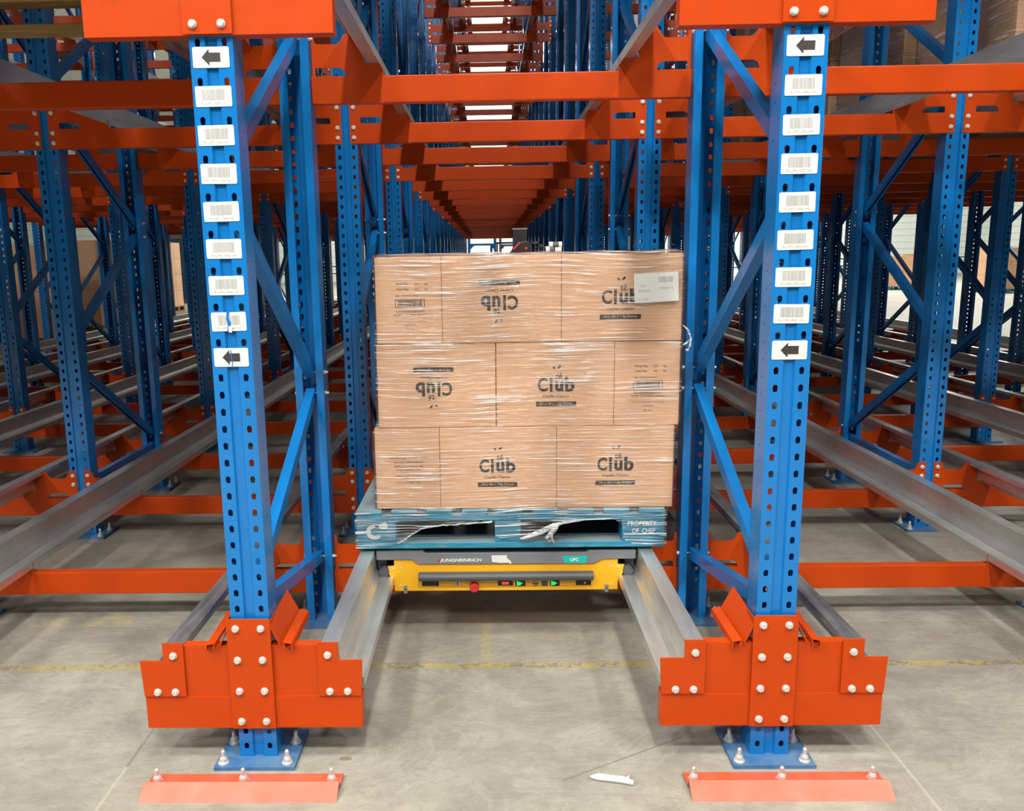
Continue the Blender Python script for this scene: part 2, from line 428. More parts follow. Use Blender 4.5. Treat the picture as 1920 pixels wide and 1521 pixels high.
# ------------------------------------------------------------ the hall
struct('floor', MB().box(-34, 34, -16, 54, -.1, 0).mesh(['concrete']))
struct('ceiling', MB().box(-34, 34, -16, 54, 12, 12.15).mesh(['ceiling_sheet']))
struct('wall_back', MB().box(-34, 34, 54, 54.2, 0, 12).mesh(['siding']))
struct('wall_right', MB().box(34, 34.2, -16, 54.2, 0, 12).mesh(['siding']))
struct('wall_left', MB().box(-34.2, -34, -16, 54.2, 0, 12).mesh(['siding']))

def glow(name, col, e):
    m, nt, b = nmat(name)
    sep = nt.nodes.new('ShaderNodeSeparateXYZ'); nt.links.new(texco(nt), sep.inputs[0])
    f = mth(nt, 'FRACT', mth(nt, 'MULTIPLY', mth(nt, 'ADD', sep.outputs[0], sep.outputs[1]), 1.0))
    b.inputs['Base Color'].default_value = (*col, 1); b.inputs['Emission Color'].default_value = (*col, 1)
    nt.links.new(mth(nt, 'MULTIPLY_ADD', mth(nt, 'GREATER_THAN', f, .06), e*.4, e*.6), b.inputs['Emission Strength'])
glow('panel_glow', (1, .96, .83), 1.15)
struct('glow_panel_1', MB().box(-3.2, 4.6, 14, 53.9, 11.93, 11.99).mesh(['panel_glow']))  # ceiling skylight strip above the rack
for i, x in enumerate((-9, -4.5, 0, 4.5, 9)):
    struct(f'glow_panel_{i+3}', MB().box(x-.5, x+.5, -15, -3.2, 11.93, 11.99).mesh(['panel_glow']))  # glowing strips added over the aisle for reflections in the blue paint
struct('glow_panel_2', MB().box(-3.2, 4.6, 53.93, 53.99, 6.5, 11.8).mesh(['panel_glow']))  # glowing panel added to make the back wall bright

# ------------------------------------------------------------ uprights
def teardrop():
    return [(.0072, .0), (.0072, .005), (.0045, .0098), (0, .0112), (-.0045, .0098), (-.0072, .005), (-.0072, 0), (-.0058, -.0095), (0, -.0100), (.0058, -.0095)]
def circ(r, n=8): return [(r*math.cos(2*PI*i/n), r*math.sin(2*PI*i/n)) for i in range(n)]
def post_mesh(top, near=True):
    b = MB(); z0 = .047-.025-.01; n = int((top-z0)/.05)
    ztop = z0+.05*n; D = .09; zb = .012
    ho = teardrop() if near else [(.007, 0), (.005, .01), (-.005, .01), (-.007, 0), (-.0055, -.0095), (.0055, -.0095)]
    for s in (-1, 1):
        u0, u1 = sorted((s*.0165, s*.058))
        b.cells((0, 0, 0), (1, 0, 0), (0, 0, 1), (0, -1, 0), u0, u1, z0, .05, n, s*.036, .035, ho, .0035 if near else .003)
        # side flank
        if near:
            b.cells((s*.058, 0, 0), (0, 1, 0), (0, 0, 1), (s, 0, 0), 0, D, z0, .05, n, .050, .012, circ(.0036, 6), .003)
            b.box(min(s*.0565, s*.0545), max(s*.0565, s*.0545), .0, D, zb, ztop) if False else None
        else:
            b.box(min(s*.058, s*.0555), max(s*.058, s*.0555), .003, D, z0, ztop)
        # returned lip and its inner fold
        b.box(min(s*.058, s*.030), max(s*.058, s*.030), D-.0025, D, z0, ztop)
        b.box(min(s*.030, s*.0275), max(s*.030, s*.0275), D-.014, D, z0, ztop)
        # groove flanks
        b.add([(s*.0165, 0, z0), (s*.0125, .008, z0), (s*.0125, .008, ztop), (s*.0165, 0, ztop)], [(0, 1, 2, 3)])
    b.add([(-.0125, .008, z0), (.0125, .008, z0), (.0125, .008, ztop), (-.0125, .008, ztop)], [(0, 1, 2, 3)])
    return b
TOP = 9.3
post_near = post_mesh(TOP, True).mesh(['blue'], 'post_near')
post_mid_b = post_mesh(TOP, False)
post_mid = post_mid_b.mesh(['blue'], 'post_mid')

def plate_b():
    b = MB(); b.prism([(-.123, -.057), (.123, -.057), (.123, .15), (-.123, .15)], 0, .012, 'z')
    return b
plate_me = plate_b().mesh(['blue_dusty'], 'base_plate')
def anchor_b(s=1.0):
    b = MB(); b.cyl((0, 0, .0), .017*s, .003, 'z', 14); b.cyl((0, 0, .003), .0125*s, .012, 'z', 6)
    b.cyl((0, 0, .015), .0095*s, .004, 'z', 12); b.cyl((0, 0, .019), .0062*s, .020, 'z', 10); b.cyl((0, 0, .039), .0062*s, .003, 'z', 10, r2=.004*s)
    return b
anchor_me = anchor_b().mesh(['zinc'], 'anchor')
def bolt_b(r=.0098, h=.0068):
    b = MB(); b.cyl((0, 0, 0), r*1.18, -.0015, 'y', 14); b.cyl((0, -.0015, 0), r, -h, 'y', 6, rot=.3); b.cyl((0, -.0015-h, 0), r*.93, -.0012, 'y', 12, r2=r*.75)
    return b
bolt_me = bolt_b().mesh(['zinc'], 'bolt')
def bolt_x_b():
    b = MB(); b.cyl((.058, 0, 0), .0085, .006, 'x', 6); b.cyl((.064, 0, 0), .005, .008, 'x', 8)
    b.cyl((-.058, 0, 0), .0085, -.006, 'x', 6); b.cyl((-.030, 0, 0), .004, .06, 'x', 6); return b
boltx_me = bolt_x_b().mesh(['zinc'], 'cross_bolt')

def brace_b(b, y0, z0, y1, z1, openside=1, w=.036, h=.046, t=.003):
    d = Vector((0, y1-y0, z1-z0)); L = d.length; d.normalize(); n = Vector((0, -d.z, d.y))
    if n.z < 0: n = -n
    n = n*openside
    base = Vector((0, y0, z0))
    T = Matrix((Vector((1, 0, 0)), d, n)).transposed().to_4x4(); T.translation = base
    old = b.T; b.T = old @ T
    b.box(-w/2, w/2, 0, L, h/2-t, h/2)
    for s in (-1, 1): b.box(min(s*w/2, s*(w/2-t)), max(s*w/2, s*(w/2-t)), 0, L, -h/2, h/2-t)
    for s in (-1, 1): b.box(min(s*(w/2), s*(w/2-.010)), max(s*(w/2), s*(w/2-.010)), 0, L, -h/2, -h/2+t)
    b.T = old
def nodesA():
    seg = [(1.0, .29, .06, .475), (.06, .525, 1.0, .99), (1.0, 1.075, .06, 1.70), (.06, 1.79, 1.0, 2.35)]
    z = 2.43; f = False
    while z < 8.6:
        seg.append((1.0, z, .06, z+.60) if not f else (.06, z, 1.0, z+.60)); z += .69; f = not f
    return seg
def nodesB():
    seg = [(.06, .30, 1.0, .30), (1.0, .385, .06, .97), (.06, 1.10, 1.0, 1.69), (1.0, 1.775, .06, 2.36)]
    z = 2.45; f = True
    while z < 8.6:
        seg.append((1.0, z, .06, z+.60) if not f else (.06, z, 1.0, z+.60)); z += .69; f = not f
    return seg
def bmesh_of(sg, side=1):
    b = MB(); brace_b(b, *sg, openside=side); return b
SEG = {'A': nodesA(), 'B': nodesB()}
BR = {k: [bmesh_of(s, (-1 if (k == 'A' and i == 2) else 1)).mesh(['blue'], 'brace') for i, s in enumerate(v)] for k, v in SEG.items()}
def far_frame(kind):
    b = MB()
    for (T, src) in ((Matrix.Identity(4), 0), (Matrix.Translation((0, H2, 0)) @ Matrix.Rotation(PI, 4, 'Z'), 1)):
        off = len(b.v)
        b.v += [tuple(T @ Vector(v)) for v in post_mid_b.v]; b.f += [[i+off for i in f] for f in post_mid_b.f]; b.m += [0]*len(post_mid_b.f)
    for sg in SEG[kind]: brace_b(b, *sg)
    b.box(-.123, .123, -.057, .15, 0, .012); b.box(-.123, .123, H2-.15, H2+.057, 0, .012)
    return b.mesh(['blue'], 'far_frame')
FARM = {k: far_frame(k) for k in 'AB'}
def colphrase(c):
    return f'{ORD[1-c]} line left of the load' if c <= 0 else f'{ORD[c]} line right of the load'
FRAMES = {}
def make_frame(c, k):
    kind = 'A' if k == 0 else 'B'
    ordn = 'front frame' if k == 0 else f'{ORD[k+1]} frame back'
    lab = f'blue perforated rack frame, {ordn} in the {colphrase(c)}'
    loc = (c*P, k*S, 0)
    near = (k == 0) or (k == 1 and -2 <= c <= 3)
    mid = (k == 2 and -2 <= c <= 3) or (k == 1)
    if not near and not mid:
        o = ob('rack_upright', FARM[kind]); o.location = loc
        tag(o, lab, 'rack frame', 'blue frames of the rack'); return o
    t = thing('rack_upright', lab, 'rack frame', loc, group='blue frames of the rack')
    for r, (yy, rz) in enumerate(((0, 0), (H2, PI))):
        po = ob('post', post_near if near else post_mid, t, (0, yy, 0), (0, 0, rz))
        bp = ob('base_plate', plate_me, t, (0, yy, 0), (0, 0, rz))
        if near:
            for (ax, ay) in ((-.100, -.032), (.096, -.032), (-.1, .075), (.098, .075)):
                ob('anchor_bolt', anchor_me, bp, (ax, ay, .012))
    for sg, me in zip(SEG[kind], BR[kind]):
        if near or mid: ob('brace', me, t)
    if near:
        for sg in SEG[kind][:5]:
            for (y, z) in ((sg[0], sg[1]), (sg[2], sg[3])):
                if z < 2.5 and y > .5: ob('bolt', boltx_me, t, (0, y, z), None, 'zinc cross bolt')
    return t
for k in range(NF):
    for c in range(C0, C1+1):
        if k == 0 and not (-1 <= c <= 2): continue
        if k == 1 and not (-3 <= c <= 4): continue
        FRAMES[(c, k)] = make_frame(c, k)

# ------------------------------------------------------------ beams
def slot_plate(b, x0, s, front, y, t=.005, zl=0):
    """bracket plate at the end of a beam; x0 = upright centre, s = +1/-1 direction into the lane"""
    e = .022 if front else .066
    tab = [(e, .10), (e, .255), (.064, .255), (.078, .222), (.088, .215), (.158, .215), (.170, .219), (.180, .230), (.188, .250), (.205, .256), (.205, .13),
           (.190, .13), (.186, .125), (.176, .13), (.078, .13), (.078, .10)]
    if not front: tab = [(e, .10), (e, .255), (.0705, .255), (.078, .222)] + tab[4:]
    lower = [(e, 0), (e, .10), (.34, .10), (.34, 0)]
    web = [(.195, .10), (.195, .13), (.205, .13), (.205, .256), (.262, .256), (.262, .145), (.338, .145), (.338, .10)]
    # pieces: lower strip, column at the post, arch above the slot, web under the rail
    pieces = [[(e, 0), (.34, 0), (.34, .10), (e, .10)],
              [(e, .10), (.078, .10), (.078, .222), (.064, .255), (e, .255)] if front else [(e, .10), (.078, .10), (.078, .222), (.074, .255), (e, .255)],
              [(.078, .13), (.170, .13), (.170, .219), (.158, .215), (.088, .215), (.078, .222)],
              [(.170, .13), (.186, .122), (.195, .10), (.262, .10), (.262, .252), (.195, .252), (.188, .248), (.180, .230), (.170, .219)],
              [(.262, .10), (.338, .10), (.338, .145), (.262, .145)]]
    for pc in pieces:
        pts = [(x0+s*u, zl+z) for u, z in pc]
        if s < 0: pts = pts[::-1]
        b.prism(pts, y, y+t, 'y')
def beam_parts(front):
    y = -.0045 if front else -.061
    a = MB(); a.box(.0605, P-.0605, y+.0015, y+.045, 0, .10)
    brs = []
    for (x0, s) in ((0, 1), (P, -1)):
        b = MB(); slot_plate(b, x0, s, front, y-.0015 if False else y, .005); brs.append(b)
    return a, brs, y
def bevel_mesh(me, w=.0025, seg=1):
    import bmesh
    bm = bmesh.new(); bm.from_mesh(me); bmesh.ops.remove_doubles(bm, verts=bm.verts, dist=1e-6)
    es = [e for e in bm.edges if len(e.link_faces) == 2 and e.calc_face_angle(0) > .7 and e.calc_length() > .5]
    bmesh.ops.bevel(bm, geom=es, offset=w, segments=seg, affect='EDGES', profile=.5)
    bm.to_mesh(me); bm.free(); return me
BP = {}
for fr in (True, False):
    a, brs, y = beam_parts(fr)
    full = MB()
    for q in (a, *brs):
        off = len(full.v); full.v += q.v; full.f += [[i+off for i in f] for f in q.f]; full.m += q.m
    if fr:
        for (x0, s) in ((0, 1), (P, -1)):
            for z in (.23, .18, .08, .03): full.T = Matrix.Translation((x0+s*.042, y, z)); full.cyl((0, 0, 0), .0098, -.008, 'y', 6, mi=1)
        full.T = Matrix.Identity(4)
    BP[fr] = dict(beam=bevel_mesh(a.mesh(['orange'], 'beam'), .004, 2), br=[q.mesh(['orange'], 'bracket') for q in brs], full=bevel_mesh(full.mesh(['orange', 'zinc'], 'rack_beam'), .004), raw=full, y=y)
def lanephrase(k):
    return 'middle lane' if k == 0 else (f'{ORD[-k]} lane left of middle' if k < 0 else f'{ORD[k]} lane right of middle')
LEVN = ['floor level', 'first level up', 'second level up', 'third level up', 'fourth level up']
cands = []
for row in range(1, 2*NF):
    for lane in range(C0, C1):
        if row == 1 and not (-2 <= lane <= 2): continue
        for li, z in enumerate(LV):
            Y = row*H2; c = Vector(((lane+.5)*P, Y, z)); d = c-CAM
            zz = d.dot(fw); px = PPX+F*d.dot(r2)/zz; py = PPY-F*d.dot(u2)/zz
            hw = F*P/2/zz
            if px+hw < -60 or px-hw > 1980 or py < -120: 
                if not (row <= 2 and li <= 1): continue
            cands.append((zz*(1+.10*abs(lane))*(1+.1*li), row, lane, li, z))
cands.sort()
far = MB()
for idx, (_, row, lane, li, z) in enumerate(cands):
    fr = row % 2 == 0; bp = BP[fr]; loc = (lane*P, row*H2, z)
    if idx >= 298:
        off = len(far.v); q = bp['raw']
        far.v += [(v[0]+loc[0], v[1]+loc[1], v[2]+loc[2]) for v in q.v]; far.f += [[i+off for i in f] for f in q.f]; far.m += q.m
        continue
    lab = f'orange beam, {LEVN[li]}, {lanephrase(lane)}, {ORD[row]} beam back from the aisle'
    if row <= 4 and li <= 1 and abs(lane) <= 2:
        t = thing('rack_beam', lab, 'rack beam', loc, group='orange cross beams of the rack')
        ob('beam', bp['beam'], t)
        for bi, me in enumerate(bp['br']):
            br = ob('bracket', me, t)
            if fr:
                s = 1 if bi == 0 else -1
                for zz in (.23, .18, .08, .03): ob('bolt', bolt_me, br, ((0 if bi == 0 else P)+s*.042, bp['y'], zz))
    else:
        o = ob('rack_beam', bp['full']); o.location = loc
        tag(o, lab, 'rack beam', 'orange cross beams of the rack')
if far.v:
    o = ob('rack_beam_mass', far.mesh(['orange', 'zinc'], 'far_beams'))
    tag(o, 'many more orange cross beams far back in the rack', 'rack beam', 'orange cross beams of the rack', 'stuff')

# ------------------------------------------------------------ pallet rails
def rail_b(L, holes=True):
    b = MB()
    # section in (x, z) for the rail on the right hand side of an upright, z relative to rail top
    T0 = .0025
    b.box(.210, .2645, 0, L, -T0, 0)                    # runway for the pallet
    b.box(.210, .2125, 0, L, -.022, -T0)                # outer edge turned down
    # web with a row of holes near the top
    zt, zb_ = -T0, -.092
    if holes:
        n = int(L/.05)
        b.cells((.2645, 0, 0), (0, 0, 1), (0, 1, 0), (1, 0, 0), -.040, -.0025, 0, .05, n, -.018, .025, circ(.0035, 6), .002)
        b.box(.262, .2645, 0, L, zb_, -.040)
    else: b.box(.262, .2645, 0, L, zb_, -T0)
    b.prism([(.262, -.092), (.2645, -.092), (.2815, -.1115), (.2800, -.1135)][::-1], 0, L, 'y')   # chamfer
    b.box(.2800, .3370, 0, L, -.1135, -.1110)           # shuttle runway
    if holes:
        b.cells((.3370, 0, 0), (0, 0, 1), (0, 1, 0), (1, 0, 0), -.142, -.111, 0, .05, int(L/.05), -.127, .025, circ(.0035, 6), .002)
    else: b.box(.3345, .3370, 0, L, -.142, -.111)
    return b
L_R = H2*(2*NF-1)+.12
def mirror(b):
    c = MB(); c.v = [(-v[0], v[1], v[2]) for v in b.v]; c.f = [f[::-1] for f in b.f]; c.m = list(b.m); return c
rb = rail_b(L_R); RAIL = {1: rb.mesh(['galvanised'], 'rail'), -1: mirror(rb).mesh(['galvanised'], 'rail')}
RAILW = {1: rb.mesh(['galvanised_worn'], 'rail'), -1: mirror(rb).mesh(['galvanised_worn'], 'rail')}
rb2 = rail_b(L_R, False); RAIL2 = {1: rb2.mesh(['galvanised'], 'rail'), -1: mirror(rb2).mesh(['galvanised'], 'rail')}
for lane in range(C0, C1):
    for s in (1, -1):
        c = lane if s == 1 else lane+1
        for li, z in enumerate(LV):
            me = (RAILW if s == -1 and lane == -1 or (s == 1 and lane == 1) else RAIL) if (abs(lane) <= 2 and li <= 1) else RAIL2
            if abs(lane) > 2 and li > 2: continue
            o = ob('pallet_rail', me[s])
            y0 = .004 if abs(lane) <= 2 else S-.1
            o.location = (c*P, y0, z+.2605)
            side = 'left' if s == 1 else 'right'
            tag(o, f'galvanised steel pallet rail, {LEVN[li]}, {side} side of the {lanephrase(lane)}', 'rail', 'galvanised rails of the rack')

# ------------------------------------------------------------ entry beams at the aisle face
def entry_beam(c, li):
    z0 = LV[li]-.012 if li == 0 else LV[li]-.002
    side = {-1: 'second post left of the load', 0: 'post left of the wrapped load', 1: 'post right of the wrapped load', 2: 'second post right of the load'}[c]
    t = thing('entry_beam', f'short orange stepped {"foot beam low" if li == 0 else "beam high"} on the front {side}', 'rack beam', (c*P-.003, 0, z0),
              group='short orange beams on the front posts')
    a = MB(); a.box(-.331, .331, -.006, .040, 0, .104); ob('cross_beam', a.mesh(['orange'], 'x'), t)
    bevel(t.children[0] if t.children else None, .0015) if False else None
    for s in (-1, 1):
        a = MB(); u0, u1 = sorted((s*.058, s*.262)); a.box(u0, u1, -.0025, .0005, .104, .266); a.box(u0, u1, -.0025, .03, .266, .2685)
        ob('back_plate', a.mesh(['orange'], 'x'), t)
        a = MB(); pts = [(.203, .106), (.332, .106), (.338, .224), (.266, .224), (.266, .281), (.203, .281)]
        pts = [(s*u, z) for u, z in pts]
        if s < 0: pts = pts[::-1]
        a.prism(pts, -.0105, -.0065, 'y'); e = ob('end_plate', a.mesh(['orange'], 'x'), t); bevel(e, .001)
        for (u, z) in ((.234, .240), (.236, .122), (.290, .122)): ob('bolt', bolt_me, e, (s*u, -.0105, z))
    a = MB(); a.prism([(-.066, .001), (.066, .001), (.066, .352), (.060, .358), (-.060, .358), (-.066, .352)], -.0145, -.0107, 'y')
    a.box(-.066, -.064, -.0107, .05, .28, .352); a.box(.064, .066, -.0107, .05, .28, .352)
    cp = ob('centre_plate', a.mesh(['orange'], 'x'), t); bevel(cp, .001)
    for z in (.026, .126, .227, .328):
        for u in (-.038, .038): ob('bolt', bolt_me, cp, (u, -.0145, z))
    if li == 0:
        for s in (-1, 1):
            a = MB()
            # sloped entry guide: panel plus turned foot, running back beside the post
            zo = .115
            def pt(u, y, z): return Vector((s*u, y, z-zo))
            D, C_, A, B_ = pt(.060, -.012, .456), pt(.092, -.012, .386), pt(.066, .20, .476), pt(.108, .20, .392)
            E_, F_ = pt(.104, -.022, .402), pt(.132, .20, .402)
            G_, G2 = pt(.108, -.024, .380), pt(.128, -.024, .380)
            H_, H3 = pt(.110, .20, .388), pt(.136, .20, .388)
            def quad(p, t=.003):
                n = (p[1]-p[0]).cross(p[3]-p[0]).normalized()*t
                vs = [tuple(q) for q in p] + [tuple(q+n) for q in p]
                a.add(vs, [(0, 1, 2, 3), (7, 6, 5, 4), (0, 4, 5, 1), (1, 5, 6, 2), (2, 6, 7, 3), (3, 7, 4, 0)])
            quad([D, C_, B_, A])
            quad([pt(.104, -.022, .401), pt(.109, -.022, .380), pt(.112, .20, .386), pt(.106, .20, .408)])
            quad([pt(.104, -.022, .401), pt(.128, -.022, .396), pt(.132, .20, .402), pt(.106, .20, .408)])
            quad([pt(.128, -.022, .396), pt(.130, -.022, .376), pt(.134, .20, .384), pt(.132, .20, .402)])
            ob('entry_guide', a.mesh(['orange'], 'g'), t)
    return t
for c in (-1, 0, 1, 2):
    for li in (0, 1): entry_beam(c, li)

# ------------------------------------------------------------ labels on the front posts
def sticker(parent, body, z, w=.098, h=.053, tilt=0.0, torn=False):
    b = MB(); r = .004
    pts = []
    for (cx, cz, a0) in ((w/2-r, h/2-r, 0), (-w/2+r, h/2-r, 90), (-w/2+r, -h/2+r, 180), (w/2-r, -h/2+r, 270)):
        for q in range(4): a = math.radians(a0+q*30); pts.append((cx+r*math.cos(a), cz+r*math.sin(a)))
    b.T = Matrix.Rotation(tilt, 4, 'Y')
    b.prism(pts[::-1], 0, -.0006, 'y', mi=0)
    y = -.0012
    if body == 'arrow':
        ar = [(-.025, 0), (-.005, .021), (-.005, .0115), (.025, .0115), (.025, -.0115), (-.005, -.0115), (-.005, -.021)]
        b.prism(ar, -.0007, y, 'y', mi=1)
    else:
        rnd = random.Random(body); x = -.030
        while x < .030:
            wd = rnd.choice((.0007, .0007, .0013, .002)); b.box(x, x+wd, y, -.0007, -.009, .018, mi=2); x += wd+rnd.choice((.0007, .0009, .0015))
        put_text(b, body, 0, -.0175, w=.068, h=.0065, y=y, mi=2)
    if torn and body == 'arrow':
        b.prism([(-.001, .021), (.001, .021), (.002, .004), (.0035, -.012), (.003, -.027), (.001, -.027), (.001, -.012), (-.001, .004)], -.0009, -.0016, 'y', mi=3)
    elif torn:
        b.prism([(-.004, .0275), (.004, .028), (.000, .010), (.006, -.004), (.001, -.028), (-.006, -.026), (-.003, -.006), (-.007, .008)], -.0008, -.0016, 'y', mi=3)
        b.prism([(-.001, -.012), (.010, -.016), (.006, -.031), (-.002, -.029)], -.001, -.0035, 'y', mi=0)
    o = ob('label', b.mesh(['white_paper', 'ink', 'ink_grey', 'blue'], 'label'), parent, (-.002, -.0008, z))
    o['label'] = ('white sticker with a black arrow' if body == 'arrow' else f'white barcode label {body}')
    return o
for c, num in ((0, '006'), (1, '005')):
    fr_ = FRAMES[(c, 0)]
    sticker(fr_, 'arrow', 2.059)
    for i in range(7):
        sticker(fr_, f'R-UPC-{num}-{7-i}A', 1.960-.1005*i+(0 if i < 5 else .0), tilt=random.uniform(-.015, .015), torn=(c == 0 and i == 6))
    sticker(fr_, 'arrow', 1.256, torn=(c == 0))

# ------------------------------------------------------------ floor protectors
def floor_strip(cx, label):
    t = thing('floor_strip', label, 'floor guard', (cx, 0, 0), group='orange floor guards')
    b = MB(); b.sheet([(-.207, .0), (-.158, .034), (-.150, .030), (-.146, .012), (-.085, .010)], -.286, .286, 'x', t=-.0035)
    b.T = Matrix.Identity(4); ob('angle_strip', b.mesh(['orange_dusty'], 's'), t)
    for x in (-.262, -.006, .256): ob('anchor_bolt', anchor_me, t, (x, -.118, .008))
floor_strip(-.008, 'dusty orange angle strip bolted to the floor before the left post')
floor_strip(1.574, 'dusty orange angle strip bolted to the floor before the right post')

# ------------------------------------------------------------ pallets
def pallet(loc, mat, label, w=1.2, d=1.0, h=.155, group=None, detail=True):
    t = thing('pallet', label, 'pallet', loc, group=group)
    nb = 9; bw = .100; gap = (w-nb*bw)/(nb-1)
    def bx(name, *a):
        o = ob(name, MB().box(*a).mesh([mat], name), t); bevel(o, .002, 1); return o
    for i in range(nb):
        x = -w/2+i*(bw+gap); bx('top_board', x, x+bw, 0, d, h-.020, h)
    for y in (0, d/2-.05, d-.1): bx('stringer_board', -w/2, w/2, y, y+.1, h-.042, h-.020)
    for y in (0, d/2-.05, d-.1): bx('bottom_board', -w/2, w/2, y, y+.1, 0, .024)
    for (xa, xb) in ((-w/2, -w/2+.155), (-.06, .042), (w/2-.165, w/2)):
        for y in (0, d/2-.05, d-.1): bx('block', xa, xb, y+.002, y+.098, .024, h-.042)
    return t
def pallet_simple(loc, mat, label, w=1.2, d=1.0, h=.145, group=None, ry=0):
    b = MB()
    for i in range(7): x = -w/2+i*(w-.1)/6; b.box(x, x+.1, 0, d, h-.02, h)
    for y in (0, d/2-.05, d-.1):
        b.box(-w/2, w/2, y, y+.1, h-.04, h-.02); b.box(-w/2, w/2, y, y+.1, 0, .022)
        for x in (-w/2, -.06, w/2-.14): b.box(x, x+.14, y, y+.1, .022, h-.04)
    o = ob('pallet', b.mesh([mat], 'pallet')); o.location = loc; o.rotation_euler = (0, 0, ry); tag(o, label, 'pallet', group); return o
YP = .78
main_pal = pallet((.802, YP, .398), 'blue_wood', 'worn blue wooden pallet carrying the wrapped cartons on the shuttle', w=1.206)
# painted marks on the corner blocks
b = MB()
arc = [(math.radians(a), .030) for a in range(60, 320, 15)]
outer = [(-.011+.034*math.cos(a), -.002+.030*math.sin(a)) for a, r in arc]; inner = [(-.008+.020*math.cos(a), -.001+.016*math.sin(a)) for a, r in arc]
for i in range(len(outer)-1):
    b.prism([outer[i], outer[i+1], inner[i+1], inner[i]][::-1], -.0012, 0, 'y')
b.prism([(-.012, .022), (.034, .040), (.044, .018), (.026, .008), (.010, .012)][::-1], -.0012, 0, 'y')
ob('painted_mark', b.mesh(['white_paper'], 'mark'), main_pal, (-.603+.082, 0, .072), None, 'white curved arrow mark')
b = MB(); put_text(b, 'PROPERTY', 0, .014, w=.112, h=.020, y=0, offset=.02); put_text(b, 'OF  CHEP', .006, -.016, w=.090, h=.020, y=0, offset=.02)
ob('painted_mark', b.mesh(['white_ink'], 'mark'), main_pal, (.603-.088, -.0012, .082), None, 'white stencilled lettering')

# ------------------------------------------------------------ cartons
def logo(b, cx, cz, rot, y=-.0008, mi=1):
    R = Matrix.Rotation(-rot, 4, 'Y')   # rot = 0 or pi
    k = -1 if rot else 1
    def tx(body, u, v, **kw): put_text(b, body, cx+k*u, cz+k*v, y=y, mi=mi, rot=rot, **kw)
    tx('C', -.051, 0, w=.038, h=.053, offset=.03); tx('l', -.0195, .0, w=.0105, h=.056)
    tx('u', .0115, -.006, w=.031, h=.041, offset=.04); tx('b', .052, .001, w=.036, h=.057, offset=.035)
    tx('té', .0105, .0335, w=.026, h=.023, offset=.012)
    tx('Ceylán Classic', .000, -.046, w=.102, h=.014)
    for (u, v, a) in ((-.008, .067, 2.3), (.010, .067, .75)):
        L = .019 if u > 0 else .013
        pts = [(0, 0), (L*.35, .0045), (L*.8, .0035), (L, 0), (L*.7, -.003), (L*.3, -.0035)]
        q = [(cx+k*(u*.5+p[0]*math.cos(a)-p[1]*math.sin(a)), cz+k*(v-.006+p[0]*math.sin(a)+p[1]*math.cos(a))) for p in pts]
        b.prism(q[::-1], y, y+.0006, 'y', mi=mi)
    x0, x1 = sorted((cx-k*.077, cx+k*.077)); z0, z1 = sorted((cz-k*.084, cz-k*.066))
    b.box(x0, x1, y, -.0001, z0, z1, mi=mi)
    put_text(b, '50 x 40 x 1.8g Bolsas', cx, cz-k*.075, w=.125, h=.0115, y=y-.0005, mi=2, rot=rot)
def side_print(b, cx, cz, rot, style, mi=1, y=-.0008):
    k = -1 if rot else 1
    def tx(body, u, v, w, h=.007, **kw): put_text(b, body, cx+k*u, cz+k*v, w=w, h=h, y=y, mi=mi, rot=rot, **kw)
    if style == 'importer':
        tx('Envasado origen Sri Lanka (origen)', 0, .040, .145); tx('Importado y distribuido por:', 0, .023, .120, .008, offset=.015)
        tx('CEILA. Camino Minero 1407', 0, .007, .115); tx('Reñaca, Santiago, Chile', 0, -.008, .095)
        tx('FABRICACION EN SRI LANKA', 0, -.032, .108, .005); tx('producto natural', 0, -.044, .050, .005); tx('C / L / M / MAT / 320', 0, -.058, .085, .007)
    else:
        tx('Peso Bruto', .028, -.078, .045, .008); tx('5.2', -.028, -.078, .014, .008); tx('Kg', -.062, -.078, .011, .008)
        tx('Peso Neto', .028, -.059, .045, .008); tx('3.6', -.028, -.059, .014, .008); tx('Kg', -.062, -.059, .011, .008)
        tx('Contenido: 50', .01, -.035, .085, .006)
        z0, z1 = sorted((cz-k*.022, cz+k*.008))
        for (xa, xb, za, zb) in ((-.056, .056, z0, z0+.002), (-.056, .056, z1-.002, z1), (-.056, -.053, z0, z1), (.053, .056, z0, z1)):
            b.box(cx+xa, cx+xb, y, -.0001, za, zb, mi=mi)
        rnd = random.Random(3); x = -.046
        while x < .046:
            wd = rnd.choice((.001, .0018, .003)); b.box(cx+x, cx+x+wd, y, -.0001, z0+.004, z1-.004, mi=mi); x += wd+rnd.choice((.0012, .002))
        tx('CONSERVAR EN UN', 0, .024, .105, .007); tx('LUGAR FRESCO Y SECO', 0, .036, .125, .007)
        tx('MANTENER ALEJADO DE OLORES', 0, .060, .120, .004); tx('ALIMENTO', 0, .075, .045, .005); tx('14 24', 0, .092, .03, .006)
def carton(x0, x1, y0, d, z0, h, label, printing=None, group='printed cartons on the wrapped pallet', yaw=0):
    t = thing('carton', label, 'carton', ((x0+x1)/2, y0, z0), (0, 0, yaw), group)
    w = x1-x0; g = .0003
    b = MB(); b.box(-w/2+g, w/2-g, 0, d-g, g, h-g)
    bx = ob('box', b.mesh(['kraft'], 'box'), t); bevel(bx, .0022, 2)
    b = MB(); b.box(-w/2+.004, w/2-.004, d/2-.024, d/2+.024, h-g, h-g+.0006)
    ob('tape', b.mesh(['white_paper' if False else 'kraft'], 'tape'), t)
    if printing:
        b = MB()
        if printing[0] == 'logo': logo(b, printing[1], printing[2], printing[3])
        else: side_print(b, printing[1], printing[2], printing[3], printing[0])
        ob('printing', b.mesh(['kraft', 'ink', 'kraft'], 'print'), t, None, None, 'dark printed lettering')
    return t
CH = .3245; Z1 = .554; YC = .80
